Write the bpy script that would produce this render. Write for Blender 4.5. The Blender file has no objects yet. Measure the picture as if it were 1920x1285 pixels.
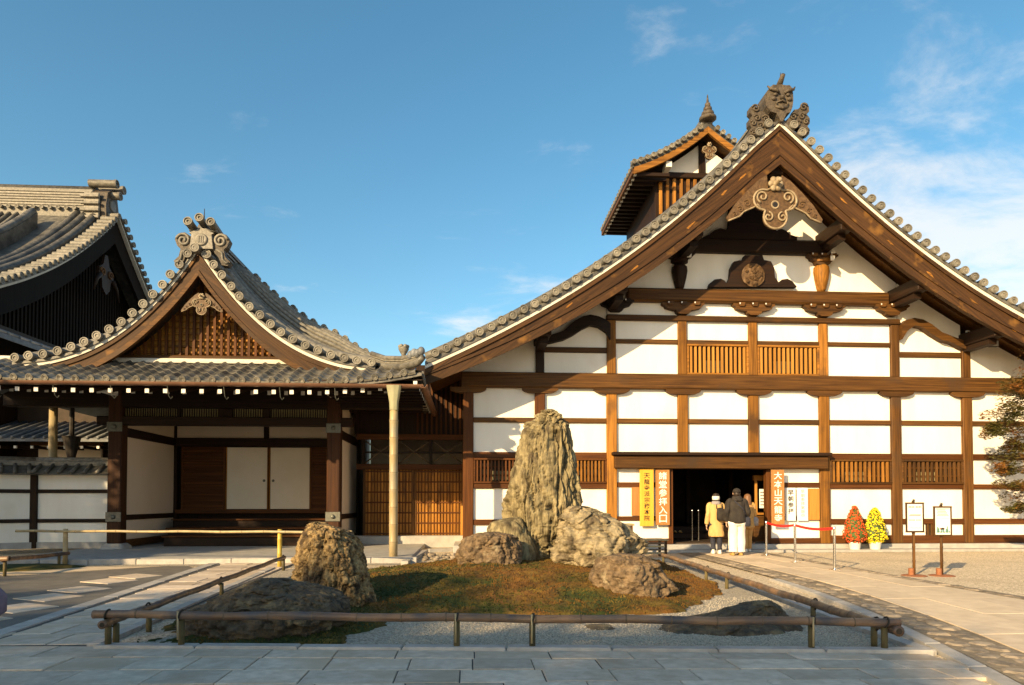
import bpy, bmesh, math, random
import numpy as np
from mathutils import Vector, Matrix, noise
random.seed(7)
S = bpy.context.scene
C = S.collection
R_ = math.radians
# ------------------------------------------------------------------ camera
F, TH, PH, HC, HY = 1280.0, math.atan(.0625), R_(1.5), 1.4, 940.0
CY = HY - F*math.tan(PH)
FW = Vector((math.sin(TH)*math.cos(PH), math.cos(TH)*math.cos(PH), math.sin(PH)))
RT = Vector((math.cos(TH), -math.sin(TH), 0))
UP = RT.cross(FW)
cam = bpy.data.cameras.new('camera')
cam.sensor_width = 36.0
cam.lens = F/1920*36
cam.shift_x = 0.0
cam.shift_y = (CY-642.5)/1920
cam.clip_end = 3000
co = bpy.data.objects.new('camera', cam)
co.location = (0, 0, HC)
co.rotation_euler = (R_(90)+PH, 0, -TH)
C.objects.link(co)
S.camera = co
# ------------------------------------------------------------------ sky, sun, exposure
SUN_EL, SUN_AZ = R_(21), R_(41)          # light travels towards +x,+y; azimuth from +y
w = bpy.data.worlds.new('World'); S.world = w; w.use_nodes = True
nt = w.node_tree; N = nt.nodes; L = nt.links
bg = N['Background']
sky = N.new('ShaderNodeTexSky'); sky.sky_type = 'NISHITA'; sky.sun_disc = False
sky.sun_elevation = SUN_EL; sky.sun_rotation = R_(180)+SUN_AZ
sky.air_density = 1.0; sky.dust_density = 0.9; sky.ozone_density = 2.2; sky.altitude = 60
hs = N.new('ShaderNodeHueSaturation'); hs.inputs['Saturation'].default_value = 1.24; hs.inputs['Hue'].default_value = .488
hs.inputs['Value'].default_value = 1.0
L.new(sky.outputs[0], hs.inputs['Color'])
tc = N.new('ShaderNodeTexCoord')
sp = N.new('ShaderNodeSeparateXYZ'); L.new(tc.outputs['Generated'], sp.inputs[0])
def wm(op, a, b=None, c=None):
    n = N.new('ShaderNodeMath'); n.operation = op
    for i, v in enumerate((a, b, c)):
        if v is None: continue
        if isinstance(v, (int, float)): n.inputs[i].default_value = v
        else: L.new(v, n.inputs[i])
    return n.outputs[0]
zz = wm('ADD', wm('MAXIMUM', sp.outputs[2], 0.0), 0.16)
cb = N.new('ShaderNodeCombineXYZ')
L.new(wm('DIVIDE', sp.outputs[0], zz), cb.inputs[0]); L.new(wm('DIVIDE', sp.outputs[1], zz), cb.inputs[1])
mp = N.new('ShaderNodeMapping'); mp.inputs['Location'].default_value = (6.8, 4.0, 0); mp.inputs['Rotation'].default_value = (0, 0, R_(-28)); mp.inputs['Scale'].default_value = (1.3, 2.0, 1)
L.new(cb.outputs[0], mp.inputs[0])
n1 = N.new('ShaderNodeTexNoise'); n1.inputs['Scale'].default_value = 1.9; n1.inputs['Detail'].default_value = 9; n1.inputs['Roughness'].default_value = .62; n1.inputs['Distortion'].default_value = .35
L.new(mp.outputs[0], n1.inputs['Vector'])
n2 = N.new('ShaderNodeTexNoise'); n2.inputs['Scale'].default_value = .5; n2.inputs['Detail'].default_value = 2
L.new(cb.outputs[0], n2.inputs['Vector'])
# a cloud bank spreading over the eastern half of the sky
bank = N.new('ShaderNodeMapRange'); bank.interpolation_type = 'SMOOTHSTEP'
bank.inputs['From Min'].default_value = -.08; bank.inputs['From Max'].default_value = .55
L.new(sp.outputs[0], bank.inputs['Value'])
low = N.new('ShaderNodeMapRange'); low.interpolation_type = 'SMOOTHSTEP'
low.inputs['From Min'].default_value = .70; low.inputs['From Max'].default_value = .30
L.new(sp.outputs[2], low.inputs['Value'])
low2 = N.new('ShaderNodeMapRange'); low2.interpolation_type = 'SMOOTHSTEP'
low2.inputs['From Min'].default_value = .42; low2.inputs['From Max'].default_value = .24
L.new(sp.outputs[2], low2.inputs['Value'])
east = N.new('ShaderNodeMapRange'); east.interpolation_type = 'SMOOTHSTEP'
east.inputs['From Min'].default_value = -.22; east.inputs['From Max'].default_value = .05
L.new(sp.outputs[0], east.inputs['Value'])
n1o = wm('ADD', n1.outputs[0], wm('MULTIPLY', wm('MULTIPLY', low2.outputs[0], east.outputs[0]), .17))
dens = wm('ADD', n1o, wm('ADD', wm('MULTIPLY', wm('MULTIPLY', bank.outputs[0], low.outputs[0]), .25), wm('MULTIPLY', wm('SUBTRACT', n2.outputs[0], .5), .12)))
ramp = N.new('ShaderNodeMapRange'); ramp.interpolation_type = 'SMOOTHSTEP'
ramp.inputs['From Min'].default_value = .60; ramp.inputs['From Max'].default_value = .95; ramp.inputs['To Max'].default_value = .66
L.new(dens, ramp.inputs['Value'])
mx = N.new('ShaderNodeMix'); mx.data_type = 'RGBA'
L.new(ramp.outputs[0], mx.inputs['Factor']); L.new(hs.outputs[0], mx.inputs['A'])
mx.inputs['B'].default_value = (4.9, 4.8, 5.0, 1)
L.new(mx.outputs['Result'], bg.inputs[0])
bg.inputs[1].default_value = .120
sl = bpy.data.lights.new('sun', 'SUN'); sl.energy = 5.0; sl.angle = R_(.6); sl.color = (1.0, .76, .46)
so = bpy.data.objects.new('sun', sl); C.objects.link(so)
SD = Vector((math.sin(SUN_AZ)*math.cos(SUN_EL), math.cos(SUN_AZ)*math.cos(SUN_EL), -math.sin(SUN_EL)))
so.rotation_euler = SD.to_track_quat('-Z', 'Y').to_euler(); so.location = (-20, -20, 30)
V = S.view_settings
V.view_transform = 'Standard'; V.look = 'None'; V.gamma = 1.0; V.use_curve_mapping = False
V.exposure = 0.92
V.use_white_balance = True; V.white_balance_temperature = 7300; V.white_balance_tint = 8
S.cycles.max_bounces = 6
# ------------------------------------------------------------------ measuring helpers
def ray(px, py): return FW + RT*((px-960)/F) - UP*((py-CY)/F)
def at(px, py, Y):
    d = ray(px, py); t = Y/d.y; return Vector((d.x*t, Y, HC+d.z*t))
def atx(px, py, X):
    d = ray(px, py); t = X/d.x; return Vector((X, d.y*t, HC+d.z*t))
def gp(px, py, z=0.0):
    d = ray(px, py); t = (z-HC)/d.z; return Vector((d.x*t, d.y*t, z))
def fb(v, o=4):
    return noise.fractal(v, 1.0, 2.0, o)
# ------------------------------------------------------------------ materials
MATS = {}
def mat(name, c1, c2=None, scale=(3, 3, 3), rough=.75, bump=.0, bscale=None, rnd=.0, detail=6, ramp=(.35, .68), metal=0.0, c3=None, s3=.6, r3=(.55, .7), kind='NOISE', spec=.35, coat=0.0, trans=0.0, dist=0.02, grad=None, rot=None):
    m = bpy.data.materials.new(name); m.use_nodes = True
    t = m.node_tree; n = t.nodes; l = t.links
    b = n['Principled BSDF']
    b.inputs['Roughness'].default_value = rough; b.inputs['Metallic'].default_value = metal
    b.inputs['Specular IOR Level'].default_value = spec
    if coat: b.inputs['Coat Weight'].default_value = coat
    c2 = c2 or c1
    tcn = n.new('ShaderNodeTexCoord'); mpn = n.new('ShaderNodeMapping'); mpn.inputs['Scale'].default_value = scale
    if rot:
        mr_ = n.new('ShaderNodeMapping'); mr_.inputs['Rotation'].default_value = rot
        l.new(tcn.outputs['Object'], mr_.inputs[0]); l.new(mr_.outputs[0], mpn.inputs[0])
    else: l.new(tcn.outputs['Object'], mpn.inputs[0])
    oi = n.new('ShaderNodeObjectInfo')
    addv = n.new('ShaderNodeVectorMath'); addv.operation = 'ADD'
    cbn = n.new('ShaderNodeCombineXYZ')
    mul = n.new('ShaderNodeMath'); mul.operation = 'MULTIPLY'; mul.inputs[1].default_value = 37.0
    l.new(oi.outputs['Random'], mul.inputs[0])
    for i in range(3): l.new(mul.outputs[0], cbn.inputs[i])
    l.new(mpn.outputs[0], addv.inputs[0]); l.new(cbn.outputs[0], addv.inputs[1])
    if kind == 'NOISE':
        tx = n.new('ShaderNodeTexNoise'); tx.inputs['Scale'].default_value = 1; tx.inputs['Detail'].default_value = detail; tx.inputs['Roughness'].default_value = .6
        fac = tx.outputs[0]
    else:
        tx = n.new('ShaderNodeTexVoronoi'); tx.inputs['Scale'].default_value = 1
        sx = n.new('ShaderNodeSeparateColor'); l.new(tx.outputs['Color'], sx.inputs[0]); fac = sx.outputs[0]
    l.new(addv.outputs[0], tx.inputs['Vector'])
    if grad:
        dv = n.new('ShaderNodeVectorMath'); dv.operation = 'DOT_PRODUCT'; l.new(tcn.outputs['Object'], dv.inputs[0]); dv.inputs[1].default_value = grad[:3]
        ad = n.new('ShaderNodeMath'); ad.operation = 'ADD'; l.new(fac, ad.inputs[0]); l.new(dv.outputs['Value'], ad.inputs[1])
        ad2 = n.new('ShaderNodeMath'); ad2.operation = 'ADD'; l.new(ad.outputs[0], ad2.inputs[0]); ad2.inputs[1].default_value = grad[3]; fac = ad2.outputs[0]
    rp = n.new('ShaderNodeValToRGB'); rp.color_ramp.elements[0].position = ramp[0]; rp.color_ramp.elements[1].position = ramp[1]
    rp.color_ramp.elements[0].color = (*c1, 1); rp.color_ramp.elements[1].color = (*c2, 1)
    l.new(fac, rp.inputs[0]); col = rp.outputs[0]
    if c3:
        t3 = n.new('ShaderNodeTexNoise'); t3.inputs['Scale'].default_value = s3; t3.inputs['Detail'].default_value = 5
        av3 = n.new('ShaderNodeVectorMath'); av3.operation = 'ADD'; l.new(tcn.outputs['Object'], av3.inputs[0]); l.new(cbn.outputs[0], av3.inputs[1])
        l.new(av3.outputs[0], t3.inputs['Vector'])
        mr = n.new('ShaderNodeMapRange'); mr.inputs['From Min'].default_value = r3[0]; mr.inputs['From Max'].default_value = r3[1]
        l.new(t3.outputs[0], mr.inputs['Value'])
        mxn = n.new('ShaderNodeMix'); mxn.data_type = 'RGBA'; l.new(mr.outputs[0], mxn.inputs['Factor']); l.new(col, mxn.inputs['A']); mxn.inputs['B'].default_value = (*c3, 1)
        col = mxn.outputs['Result']
    if rnd:
        hv = n.new('ShaderNodeHueSaturation'); mr2 = n.new('ShaderNodeMapRange'); mr2.inputs['To Min'].default_value = 1-rnd; mr2.inputs['To Max'].default_value = 1+rnd
        l.new(oi.outputs['Random'], mr2.inputs['Value']); l.new(mr2.outputs[0], hv.inputs['Value']); l.new(col, hv.inputs['Color']); col = hv.outputs[0]
    l.new(col, b.inputs['Base Color'])
    if bump:
        bm_ = n.new('ShaderNodeBump'); bm_.inputs['Strength'].default_value = bump; bm_.inputs['Distance'].default_value = dist
        if bscale:
            m2 = n.new('ShaderNodeMapping'); m2.inputs['Scale'].default_value = bscale; l.new(tcn.outputs['Object'], m2.inputs[0])
            if kind == 'NOISE':
                t2 = n.new('ShaderNodeTexNoise'); t2.inputs['Scale'].default_value = 1; t2.inputs['Detail'].default_value = 8; h = t2.outputs[0]
            else:
                t2 = n.new('ShaderNodeTexVoronoi'); t2.inputs['Scale'].default_value = 1; h = t2.outputs['Distance']
            l.new(m2.outputs[0], t2.inputs['Vector'])
        else: h = fac
        l.new(h, bm_.inputs['Height']); l.new(bm_.outputs[0], b.inputs['Normal'])
    if trans:
        b.inputs['Transmission Weight'].default_value = trans
    MATS[name] = m
    return m
def woods(base, c1, c2, rough=.6, rnd=.22, c3=None):
    for ax, sc in (('x', (.8, 22, 22)), ('y', (22, .8, 22)), ('z', (22, 22, .8))):
        mat(base+ax, c1, c2, sc, rough, .25, None, rnd, 5, (.3, .7), c3=c3, s3=1.3, r3=(.56, .72), dist=.006, spec=.18)
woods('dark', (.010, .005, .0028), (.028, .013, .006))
woods('brown', (.034, .0145, .0045), (.128, .057, .0145), rnd=.34, c3=(.060, .033, .016))
woods('warm', (.12, .048, .009), (.37, .160, .030), rnd=.30, c3=(.095, .045, .016))
woods('barge', (.026, .0125, .005), (.088, .042, .016), c3=(.20, .095, .02))
woods('red', (.050, .0165, .0045), (.118, .042, .010))
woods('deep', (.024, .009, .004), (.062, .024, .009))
woods('honey', (.30, .135, .026), (.46, .22, .05), rnd=.12)
for nm_, a_ in (('barge_left', 36), ('barge_right', -38)):
    mat(nm_, (.020, .0095, .0038), (.082, .038, .0135), (.7, 20, 20), .6, .3, None, .12, 6, (.3, .7), c3=(.17, .08, .02), s3=2.2, r3=(.60, .74), dist=.008, spec=.18, rot=(0, R_(a_), 0))
mat('shaded_wood', (.006, .004, .003), (.015, .010, .007), (20, 20, 1), .8, rnd=.2, spec=.1)  # deep shade of the rear gable is mixed into this wood colour
mat('plaster', (.82, .785, .70), (.73, .685, .59), (2.2, 2.2, .5), .9, .06, (40, 40, 40), .035, 8, (.42, .85), c3=(.70, .63, .51), s3=.9, r3=(.62, .85))
mat('plaster_old', (.70, .60, .48), (.63, .535, .42), (.6, .6, .4), .9, .05, (30, 30, 30), .03)
mat('paint_white', (.78, .76, .70), (.66, .63, .56), (6, 6, 6), .6, rnd=.06)
mat('tile', (0.0602, 0.0568, 0.0490), (0.1763, 0.1634, 0.1359), (6, 6, 6), .45, .15, (30, 30, 30), .28, 6, (.3, .7), c3=(.055, .053, .047), s3=1.6, r3=(.5, .66))
mat('tile_face', (0.1080, 0.0992, 0.0800), (0.2320, 0.2136, 0.1744), (11, 11, 11), .55, .2, (40, 40, 40), .22)
mat('tile_blue', (.11, .12, .13), (.19, .20, .21), (5, 5, 5), .5, .1, None, .15)
mat('oni', (0.0396, 0.0302, 0.0216), (0.1116, 0.0878, 0.0598), (12, 12, 12), .6, .6, (30, 30, 30), .12)
mat('mortar', (.66, .62, .53), (.52, .48, .40), (4, 4, 4), .8)
mat('carved', (.060, .032, .013), (.135, .076, .032), (14, 14, 14), .6, .2, (30, 30, 30), .1)
mat('carved_rim', (0.3150, 0.2475, 0.1575), (0.1800, 0.1275, 0.0713), (9, 9, 9), .6)
mat('slab', (.44, .36, .275), (.62, .52, .41), (9, 9, 9), .8, .4, (70, 70, 70), .18, 8, c3=(.45, .345, .24), s3=2.2, r3=(.48, .72), dist=.006)
mat('slab_path', (.50, .395, .275), (.62, .505, .365), (5, 5, 5), .75, .2, (60, 60, 60), .12, 8, dist=.006)
mat('curb', (.30, .285, .26), (.42, .395, .36), (6, 6, 6), .75, .25, (50, 50, 50), .1, 8, dist=.006)
mat('paver_dark', (.115, .105, .09), (.17, .155, .13), (3, 3, 3), .7, .15, (50, 50, 50), .05, 8, dist=.006)
mat('joint', (.07, .065, .055), (.11, .10, .085), (20, 20, 20), .95)
mat('cobble', (.13, .105, .078), (.33, .265, .19), (9, 9, 9), .75, .4, (40, 40, 40), .35, 7, dist=.008)
mat('gravel', (.36, .29, .19), (.72, .59, .42), (42, 42, 42), .9, .8, (42, 42, 42), 0, 4, (.1, .9), kind='VOR', dist=.015, c3=(.36, .29, .20), s3=.55, r3=(.5, .85))
mat('gravel_bed', (.20, .175, .13), (.50, .44, .345), (60, 60, 60), .9, .8, (60, 60, 60), 0, 4, (.1, .9), kind='VOR', dist=.012)
mat('soil', (.16, .125, .085), (.26, .21, .145), (8, 8, 8), .95, .4, (40, 40, 40))
mat('pebble', (.22, .19, .145), (.48, .42, .33), (70, 70, 70), .85)
mat('stone_base', (.30, .29, .27), (.40, .385, .355), (4, 4, 4), .8, .2, (40, 40, 40), .06)
mat('moss', (.030, .042, .006), (.135, .060, .011), (1.0, 1.0, 1.0), .95, .6, (55, 55, 55), 0, 9, (.42, .57), c3=(.15, .10, .018), s3=2.4, r3=(.52, .7), grad=(.026, .012, 0, -.13))
mat('rock_tall', (0.0602, 0.0447, 0.0206), (0.2992, 0.2420, 0.1276), (10, 10, 2.6), .8, .7, (26, 26, 8), 0, 10, (.34, .62), c3=(.075, .055, .03), s3=3.6, r3=(.54, .68), dist=.035)
mat('rock_pale', (0.0817, 0.0619, 0.0327), (0.3168, 0.2552, 0.1540), (6, 6, 6), .8, .8, (22, 22, 22), 0, 10, (.34, .58), c3=(.085, .062, .036), s3=3.2, r3=(.53, .66), dist=.03)
mat('rock_brown', (0.0602, 0.0387, 0.0215), (0.2068, 0.1408, 0.0792), (10, 10, 10), .85, .9, (26, 26, 26), 0, 10, (.33, .64), c3=(.30, .24, .15), s3=4.4, r3=(.60, .74), dist=.03)
mat('rock_gold', (0.0645, 0.0378, 0.0155), (0.3520, 0.2420, 0.1100), (13, 13, 8), .85, 1.0, (28, 28, 28), 0, 10, (.36, .62), c3=(.06, .04, .022), s3=5.0, r3=(.54, .66), dist=.035)
mat('rock_dark', (.036, .030, .022), (.125, .098, .062), (11, 11, 11), .9, .9, (26, 26, 26), 0, 10, (.35, .7), c3=(.20, .155, .085), s3=4.4, r3=(.58, .72), dist=.03)
mat('bamboo', (.10, .056, .033), (.27, .165, .095), (1.5, 12, 12), .42, .08, None, .15, 6, c3=(.075, .062, .058), s3=3.0, r3=(.45, .62))
mat('bamboo_pale', (0.2880, 0.2160, 0.1080), (0.4140, 0.3150, 0.1620), (7, 7, .9), .45, rnd=.06, c3=(.28, .24, .16), s3=2, r3=(.5, .7))
mat('bamboo_yellow', (.42, .29, .05), (.55, .40, .09), (7, 7, .9), .42, rnd=.05)
mat('bamboo_node', (.10, .07, .04), (.15, .10, .06), (9, 9, 9), .7)
mat('post_mossy', (.055, .045, .02), (.13, .10, .04), (9, 9, 3), .8, .2)
mat('cord', (.03, .024, .018), None, rough=.9)
mat('copper', (.15, .075, .045), (.22, .115, .07), (3, 3, 3), .45, metal=.3, rnd=.05)
mat('copper_green', (.26, .25, .15), (.34, .32, .19), (5, 5, 5), .5, metal=.2)
mat('chrome', (.62, .60, .57), None, rough=.22, metal=1.0)
mat('iron', (.03, .026, .022), (.05, .04, .033), (9, 9, 9), .6, metal=.4)
mat('metal_cap', (.12, .12, .10), (.18, .18, .15), (20, 20, 20), .5, metal=.6)
mat('red_tape', (.62, .025, .02), None, rough=.55)
mat('door_paper', (.76, .69, .57), (.70, .63, .51), (1, 1, 1), .85, rnd=.02)
mat('reed', (.30, .25, .13), (.42, .36, .20), (60, 60, 2), .8)
mat('black_ink', (.012, .010, .010), None, rough=.6)
mat('white_ink', (.80, .78, .72), None, rough=.6)
mat('sign_yellow', (.62, .33, .035), (.70, .40, .06), (14, 14, 1), .5, rnd=.03)
mat('sign_brown', (.30, .13, .035), (.40, .19, .06), (18, 18, 1), .55, rnd=.03)
mat('paper', (.80, .78, .72), None, rough=.7)
mat('print_grey', (.10, .10, .10), (.2, .2, .2), (40, 40, 40), .7)
mat('print_green', (.05, .16, .10), (.16, .30, .22), (40, 40, 40), .7)
mat('print_blue', (.25, .38, .50), (.45, .56, .64), (30, 30, 30), .7)
mat('rust', (.22, .08, .035), (.32, .13, .06), (20, 20, 20), .8, .2)
mat('pot', (.72, .70, .65), None, rough=.4)
mat('leaf', (.045, .075, .015), (.10, .13, .03), (9, 9, 9), .7)
mat('mum_red', (.50, .035, .012), (.62, .12, .02), (14, 14, 14), .7)
mat('mum_yellow', (.72, .52, .015), (.80, .62, .04), (14, 14, 14), .7)
mat('maple', (.085, .075, .016), (.33, .125, .028), (1.8, 1.8, 1.8), .65, rnd=.1, detail=4, ramp=(.46, .68))
mat('bark', (.09, .065, .045), (.16, .12, .085), (12, 12, 3), .9, .5)
mat('tree_leaf', (.04, .065, .015), (.09, .12, .03), (3, 3, 3), .7)
mat('coat_tan', (.46, .29, .11), (.54, .35, .145), (9, 9, 5), .9, .12, (60, 60, 60))
mat('jacket_black', (.018, .015, .013), (.035, .028, .022), (8, 8, 8), .85, .1)
mat('cloth_white', (.68, .62, .56), (.76, .70, .63), (8, 8, 3), .9, .1)
mat('cloth_navy', (.02, .022, .035), (.035, .036, .05), (9, 9, 9), .85)
mat('cloth_grey', (.22, .20, .20), (.30, .27, .26), (9, 9, 9), .9)
mat('cloth_purple', (.105, .09, .13), (.15, .13, .18), (9, 9, 9), .9)
mat('cloth_ochre', (.40, .22, .07), (.50, .28, .10), (9, 9, 9), .9)
mat('skin', (.56, .34, .23), (.60, .38, .27), (9, 9, 9), .55)
mat('hair_dark', (.018, .012, .009), (.035, .022, .014), (40, 40, 6), .5)
mat('hair_brown', (.13, .06, .025), (.20, .10, .045), (40, 40, 6), .5)
mat('shoe_white', (.70, .66, .60), None, rough=.6)
mat('shoe_brown', (.35, .22, .07), None, rough=.6)
mat('lamp_glass', (.55, .55, .52), None, rough=.2)
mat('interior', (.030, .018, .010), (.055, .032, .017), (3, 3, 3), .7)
M = MATS
# ------------------------------------------------------------------ mesh helpers
class MB:
    def __init__(s): s.v = []; s.f = []
    def add(s, vs, fs):
        o = len(s.v); s.v += [tuple(v) for v in vs]; s.f += [tuple(i+o for i in f) for f in fs]; return s
    def box(s, x0, x1, y0, y1, z0, z1, c=0.0):
        if x0 > x1: x0, x1 = x1, x0
        if y0 > y1: y0, y1 = y1, y0
        if z0 > z1: z0, z1 = z1, z0
        if c <= 0:
            return s.add([(x0,y0,z0),(x1,y0,z0),(x1,y1,z0),(x0,y1,z0),(x0,y0,z1),(x1,y0,z1),(x1,y1,z1),(x0,y1,z1)],
                         [(0,3,2,1),(4,5,6,7),(0,1,5,4),(1,2,6,5),(2,3,7,6),(3,0,4,7)])
        c = min(c, (x1-x0)*.45, (y1-y0)*.45, (z1-z0)*.45)
        P = {}; vs = []
        for i, (X, sx) in enumerate(((x0,1),(x1,-1))):
            for j, (Y, sy) in enumerate(((y0,1),(y1,-1))):
                for k, (Z, sz) in enumerate(((z0,1),(z1,-1))):
                    for a in range(3):
                        P[(i,j,k,a)] = len(vs)
                        vs.append((X if a == 0 else X+sx*c, Y if a == 1 else Y+sy*c, Z if a == 2 else Z+sz*c))
        g = lambda i,j,k,a: P[(i,j,k,a)]
        fs = []
        for i in (0,1): fs.append([g(i,0,0,0),g(i,1,0,0),g(i,1,1,0),g(i,0,1,0)])
        for j in (0,1): fs.append([g(0,j,0,1),g(1,j,0,1),g(1,j,1,1),g(0,j,1,1)])
        for k in (0,1): fs.append([g(0,0,k,2),g(1,0,k,2),g(1,1,k,2),g(0,1,k,2)])
        for i in (0,1):
            for j in (0,1): fs.append([g(i,j,0,0),g(i,j,1,0),g(i,j,1,1),g(i,j,0,1)])
        for i in (0,1):
            for k in (0,1): fs.append([g(i,0,k,0),g(i,1,k,0),g(i,1,k,2),g(i,0,k,2)])
        for j in (0,1):
            for k in (0,1): fs.append([g(0,j,k,1),g(1,j,k,1),g(1,j,k,2),g(0,j,k,2)])
        for i in (0,1):
            for j in (0,1):
                for k in (0,1): fs.append([g(i,j,k,0),g(i,j,k,1),g(i,j,k,2)])
        ctr = Vector(((x0+x1)/2,(y0+y1)/2,(z0+z1)/2)); out = []
        for f in fs:
            p = [Vector(vs[q]) for q in f]; n = (p[1]-p[0]).cross(p[2]-p[0])
            out.append(f if n.dot(sum(p, Vector())/len(p)-ctr) > 0 else f[::-1])
        return s.add(vs, out)
    def prism(s, pts, a0, a1, axis='y'):
        # polygon pts (u,v) extruded along axis: 'y': (x,z); 'x': (y,z); 'z': (x,y)
        def mk(u, v, a):
            return (u, a, v) if axis == 'y' else (a, u, v) if axis == 'x' else (u, v, a)
        n = len(pts)
        area = sum(pts[i][0]*pts[(i+1)%n][1]-pts[(i+1)%n][0]*pts[i][1] for i in range(n))
        if (area < 0) != (axis == 'x' or axis == 'z') : pass
        vs = [mk(u, v, a0) for u, v in pts] + [mk(u, v, a1) for u, v in pts]
        fs = [tuple(range(n)), tuple(range(2*n-1, n-1, -1))] + [(i, i+n, (i+1)%n+n, (i+1)%n) for i in range(n)]
        return s.add(vs, fs)
    def tube(s, path, r, seg=8, cap=True, flat=1.0):
        path = [Vector(p) for p in path]; n = len(path)
        rs = r if isinstance(r, (list, tuple)) else [r]*n
        t0 = (path[1]-path[0]).normalized()
        ref = Vector((0,0,1)) if abs(t0.z) < .9 else Vector((0,1,0))
        a = t0.cross(ref).normalized(); vs = []; prev = t0
        for i in range(n):
            t = (path[min(i+1,n-1)]-path[max(i-1,0)]).normalized()
            q = prev.rotation_difference(t); a = (q @ a); a = (a-t*a.dot(t)).normalized(); prev = t
            b = t.cross(a)
            for k in range(seg):
                th = 2*math.pi*k/seg
                vs.append(path[i]+(a*math.cos(th)+b*math.sin(th)*flat)*rs[i])
        fs = [(i*seg+k, i*seg+(k+1)%seg, (i+1)*seg+(k+1)%seg, (i+1)*seg+k) for i in range(n-1) for k in range(seg)]
        if cap: fs += [tuple(range(seg-1,-1,-1)), tuple((n-1)*seg+k for k in range(seg))]
        return s.add(vs, fs)
    def lathe(s, prof, ctr=(0,0,0), axis='z', seg=16):
        vs = []; n = len(prof); cx, cy, cz = ctr
        for r, h in prof:
            for k in range(seg):
                th = 2*math.pi*k/seg; a, b = r*math.cos(th), r*math.sin(th)
                vs.append((cx+a, cy+b, cz+h) if axis == 'z' else (cx+a, cy+h, cz+b) if axis == 'y' else (cx+h, cy+a, cz+b))
        fs = [(i*seg+k, i*seg+(k+1)%seg, (i+1)*seg+(k+1)%seg, (i+1)*seg+k) for i in range(n-1) for k in range(seg)]
        fs += [tuple(range(seg-1,-1,-1)), tuple((n-1)*seg+k for k in range(seg))]
        return s.add(vs, fs)
    def loft(s, rings, seg=20, pw=2.0):
        vs = []
        for z, cx, cy, rx, ry in rings:
            for k in range(seg):
                th = 2*math.pi*k/seg; c_, s_ = math.cos(th), math.sin(th)
                e = 2/pw
                vs.append((cx+rx*math.copysign(abs(c_)**e, c_), cy+ry*math.copysign(abs(s_)**e, s_), z))
        n = len(rings)
        fs = [(i*seg+k, i*seg+(k+1)%seg, (i+1)*seg+(k+1)%seg, (i+1)*seg+k) for i in range(n-1) for k in range(seg)]
        fs += [tuple(range(seg-1,-1,-1)), tuple((n-1)*seg+k for k in range(seg))]
        return s.add(vs, fs)
    def strip(s, xs, ft, fbm, a0, a1, axis='y'):
        # a solid between curves ft (top) and fbm (bottom) over xs
        vs = []
        for x in xs:
            for z in (fbm(x), ft(x)):
                for a in (a0, a1):
                    vs.append((x, a, z) if axis == 'y' else (a, x, z))
        n = len(xs); fs = []
        for i in range(n-1):
            o = i*4; p = o+4
            fs += [(o, p, p+2, o+2), (o+1, o+3, p+3, p+1), (o+2, p+2, p+3, o+3), (o, o+1, p+1, p)]
        fs += [(0, 2, 3, 1), ((n-1)*4, (n-1)*4+1, (n-1)*4+3, (n-1)*4+2)]
        return s.add(vs, fs)
    def ball(s, c, r, seg=10, ring=6):
        rx, ry, rz = r if isinstance(r, (tuple, list)) else (r, r, r)
        return s.add(*_sph(c, rx, ry, rz, seg, ring))
    def xf(s, mtx):
        s.v = [tuple(mtx @ Vector(p)) for p in s.v]; return s
    def mesh(s, name, m, smooth=False, off=(0,0,0)):
        me = bpy.data.meshes.new(name)
        ox, oy, oz = off
        me.from_pydata([(x-ox, y-oy, z-oz) for x, y, z in s.v], [], s.f)
        b = bmesh.new(); b.from_mesh(me); bmesh.ops.recalc_face_normals(b, faces=b.faces); b.to_mesh(me); b.free()
        if smooth:
            me.polygons.foreach_set('use_smooth', [True]*len(me.polygons))
            if smooth == 'auto': me.set_sharp_from_angle(angle=R_(42))
        me.materials.append(M[m]); return me
    def build(s, name, m, parent=None, smooth=False):
        off = Vector((0,0,0)); p = parent
        while p is not None: off = off+p.location; p = p.parent
        return link(name, s.mesh(name, m, smooth, off), parent)
def _sph(c, rx, ry, rz, seg, ring):
    vs = [(c[0], c[1], c[2]-rz)]
    for i in range(1, ring):
        ph = -math.pi/2+math.pi*i/ring
        for k in range(seg):
            th = 2*math.pi*k/seg
            vs.append((c[0]+rx*math.cos(ph)*math.cos(th), c[1]+ry*math.cos(ph)*math.sin(th), c[2]+rz*math.sin(ph)))
    vs.append((c[0], c[1], c[2]+rz)); t = len(vs)-1; fs = []
    for k in range(seg):
        k2 = (k+1)%seg
        fs.append((0, 1+k2, 1+k)); fs.append((t, 1+(ring-2)*seg+k, 1+(ring-2)*seg+k2))
        for i in range(ring-2): fs.append((1+i*seg+k, 1+i*seg+k2, 1+(i+1)*seg+k2, 1+(i+1)*seg+k))
    return vs, fs
def link(name, data, parent=None, loc=None, rot=None):
    o = bpy.data.objects.new(name, data); C.objects.link(o)
    if parent is not None: o.parent = parent
    if loc is not None: o.location = loc
    if rot is not None: o.rotation_euler = rot
    return o
def wloc(o):
    v = Vector((0,0,0))
    while o is not None: v = v+o.location; o = o.parent
    return v
def inst(name, me, parent, loc, rot=(0,0,0), sc=None):
    o = link(name, me, parent, Vector(loc)-wloc(parent), rot)
    if sc: o.scale = sc
    return o
def thing(name, label, cat, loc=(0,0,0), group=None):
    o = link(name, None, None, loc); o.empty_display_size = .2
    return tag(o, label, cat, group)
def tag(o, label, cat, group=None, kind=None):
    if label: o['label'] = label
    if cat: o['category'] = cat
    if group: o['group'] = group
    if kind: o['kind'] = kind
    return o
def struct(o): o['kind'] = 'structure'; return o
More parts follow.
